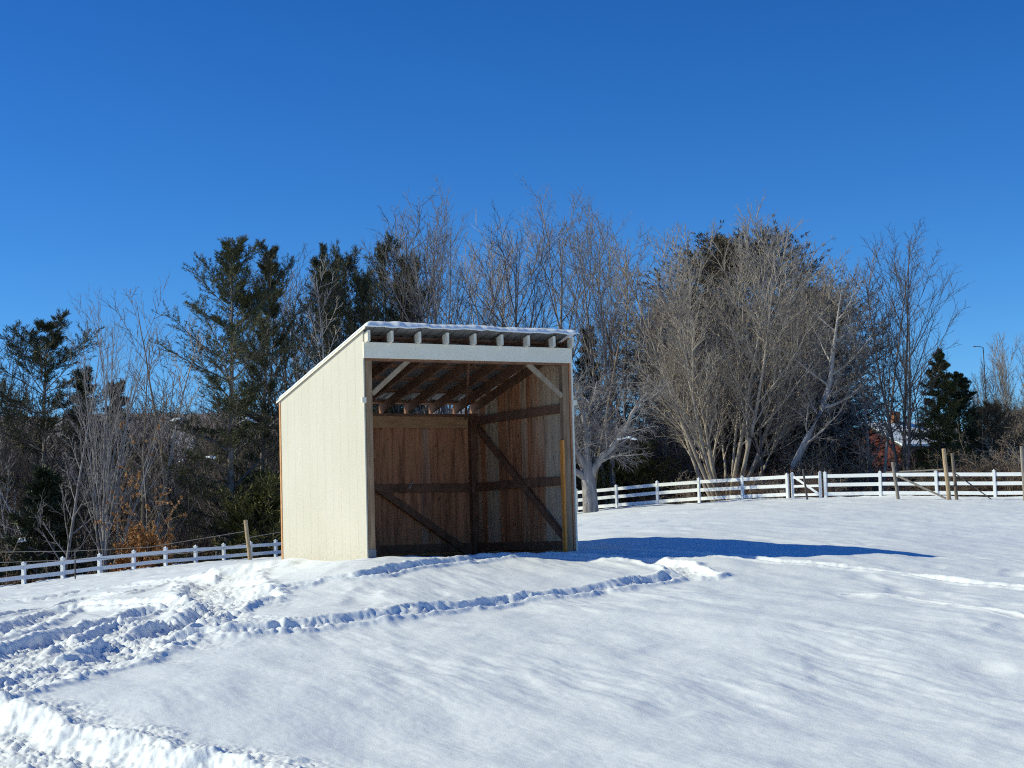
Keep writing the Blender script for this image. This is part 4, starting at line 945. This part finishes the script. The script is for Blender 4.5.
# ------------------------------------------------------------------ farm house, lamp pole, far hill
def house():
    a = at(908, 480, 150); g = float(base_z(a[0], a[1])); Hs = empty('farm_house', (a[0], a[1], g), rad(-60)); tag(Hs, 'low red brown farm house with snowy roof among the trees on the right', 'house')
    top = at(908, 425, 150)[2] - g; w, l = 4.0, 4.2; e = top - 1.9
    b = MB(); b.prism([(-w, -l, -.5), (w, -l, -.5), (w, -l, e), (0, -l, top - .12), (-w, -l, e)], (0, 2 * l, 0)); b.build('wall', MAT['wood_red'], Hs)
    r = MB(); r.prism([(0, -l - .4, top), (w + .5, -l - .4, e - .22), (w + .5, -l - .4, e - .10), (0, -l - .4, top + .12)], (0, 2 * l + .8, 0))
    r.prism([(0, -l - .4, top), (0, -l - .4, top + .12), (-w - .5, -l - .4, e - .10), (-w - .5, -l - .4, e - .22)], (0, 2 * l + .8, 0)); rf = r.build('roof', MAT['shingle'], Hs)
    s = MB(); s.prism([(.05, -l - .35, top + .125), (w + .5, -l - .35, e - .095), (w + .5, -l - .35, e + .06), (.05, -l - .35, top + .26)], (0, 2 * l + .7, 0)); s.build('snow', MAT['snow'], rf)
    MB().box(-.4, .4, -1.6, -.9, top - .4, top + 1.1).build('chimney', MAT['brick'], rf)
    for x in (-1.7, 1.2):
        f = MB().box(x, x + .8, -l - .03, -l - .001, 1.0, 2.0).build('window', MAT['trim_paint'], Hs); MB().box(x + .07, x + .73, -l - .036, -l - .031, 1.07, 1.93).build('pane', MAT['glass'], f)
house()
def lamp_pole():
    b = at(990.5, 480, 120); g = float(base_z(b[0], b[1])); t = at(989, 347, 120); P = empty('lamp_pole', (b[0], b[1], g)); tag(P, 'thin lamp pole with a short arm rising above the trees at the right', 'lamp pole')
    h = t[2] - g
    MB().tube([(0, 0, -.3), (0, 0, h * .5), (-.05, 0, h - .02)], [.05, .04, .03], 7).build('pole', MAT['bark_dark'], P)
    MB().tube([(-.05, 0, h - .05), (-.25, 0, h + .05), (-.55, 0, h + .07)], [.022, .02, .02], 6).build('arm', MAT['bark_dark'], P)
    MB().box(-.72, -.5, -.06, .06, h + .03, h + .09).build('lamp_head', MAT['grey_wood'], P, bevel=.02)
lamp_pole()
def hill():
    n, m = 160, 24; X = np.linspace(-420, 420, n); D_ = np.linspace(0, 1, m); XX, DD = np.meshgrid(X, D_, indexing='ij')
    crest = 62 + 9 * fbm(XX / 170, XX * 0, 91, 3) - 30 * sstep(-30, 120, XX)
    prof = np.sin(DD * PI) ** .8
    Z = -6 + crest * prof + 1.6 * fbm(XX / 9, DD * 20, 92, 3) * prof; Y = 560 + DD * 420
    idx = np.arange(n * m).reshape(n, m); q = np.stack([idx[:-1, :-1], idx[1:, :-1], idx[1:, 1:], idx[:-1, 1:]], -1).reshape(-1, 4)
    o = link('hill', mesh_np('hill', np.stack([XX, Y, Z], -1).reshape(-1, 3), q, None, MAT['hill'], True)); tag(o, 'distant wooded hill with snow between its bare trees', 'hill', kind='structure')
hill()

# ------------------------------------------------------------------ light
SUN_EL, SUN_AZ = rad(33), rad(-91)          # azimuth clockwise from +Y: the sun stands to the left
sd = Vector((math.sin(SUN_AZ) * math.cos(SUN_EL), math.cos(SUN_AZ) * math.cos(SUN_EL), math.sin(SUN_EL)))
sl_ = bpy.data.lights.new('sun', 'SUN'); sl_.energy = 4.25; sl_.angle = rad(.5); sl_.color = (1.0, .975, .70)
so = bpy.data.objects.new('sun', sl_); COL.objects.link(so); so.rotation_euler = sd.to_track_quat('Z', 'Y').to_euler(); so.location = (-40, 20, 40)
wd = bpy.data.worlds.new('World'); SC.world = wd; wd.use_nodes = True; nt = wd.node_tree
bg = nt.nodes['Background']
sky = nt.nodes.new('ShaderNodeTexSky'); sky.sky_type = 'NISHITA'; sky.sun_disc = False; sky.sun_elevation = SUN_EL; sky.sun_rotation = SUN_AZ
sky.altitude = 800; sky.air_density = 1.0; sky.dust_density = 0.0; sky.ozone_density = 4.0
hs = nt.nodes.new('ShaderNodeHueSaturation'); hs.inputs['Saturation'].default_value = 1.25; hs.inputs['Value'].default_value = 1.0
tc = nt.nodes.new('ShaderNodeTexCoord'); va = N(nt, 'ShaderNodeVectorMath', operation='MULTIPLY_ADD'); va.inputs[1].default_value = (1, 1, .93); va.inputs[2].default_value = (0, 0, .035)
nt.links.new(tc.outputs['Generated'], va.inputs[0]); nt.links.new(va.outputs[0], sky.inputs['Vector'])
gm = N(nt, 'ShaderNodeGamma', Gamma=1.5); nt.links.new(sky.outputs[0], hs.inputs['Color']); nt.links.new(hs.outputs[0], gm.inputs['Color']); nt.links.new(gm.outputs[0], bg.inputs['Color']); bg.inputs['Strength'].default_value = .058
SC.view_settings.view_transform = 'Standard'; SC.view_settings.look = 'None'; SC.view_settings.exposure = 0; SC.view_settings.gamma = 1
SC.render.engine = 'CYCLES'; SC.cycles.max_bounces = 8; SC.cycles.diffuse_bounces = 6; SC.cycles.use_denoising = False; SC.cycles.filter_width = 1.1
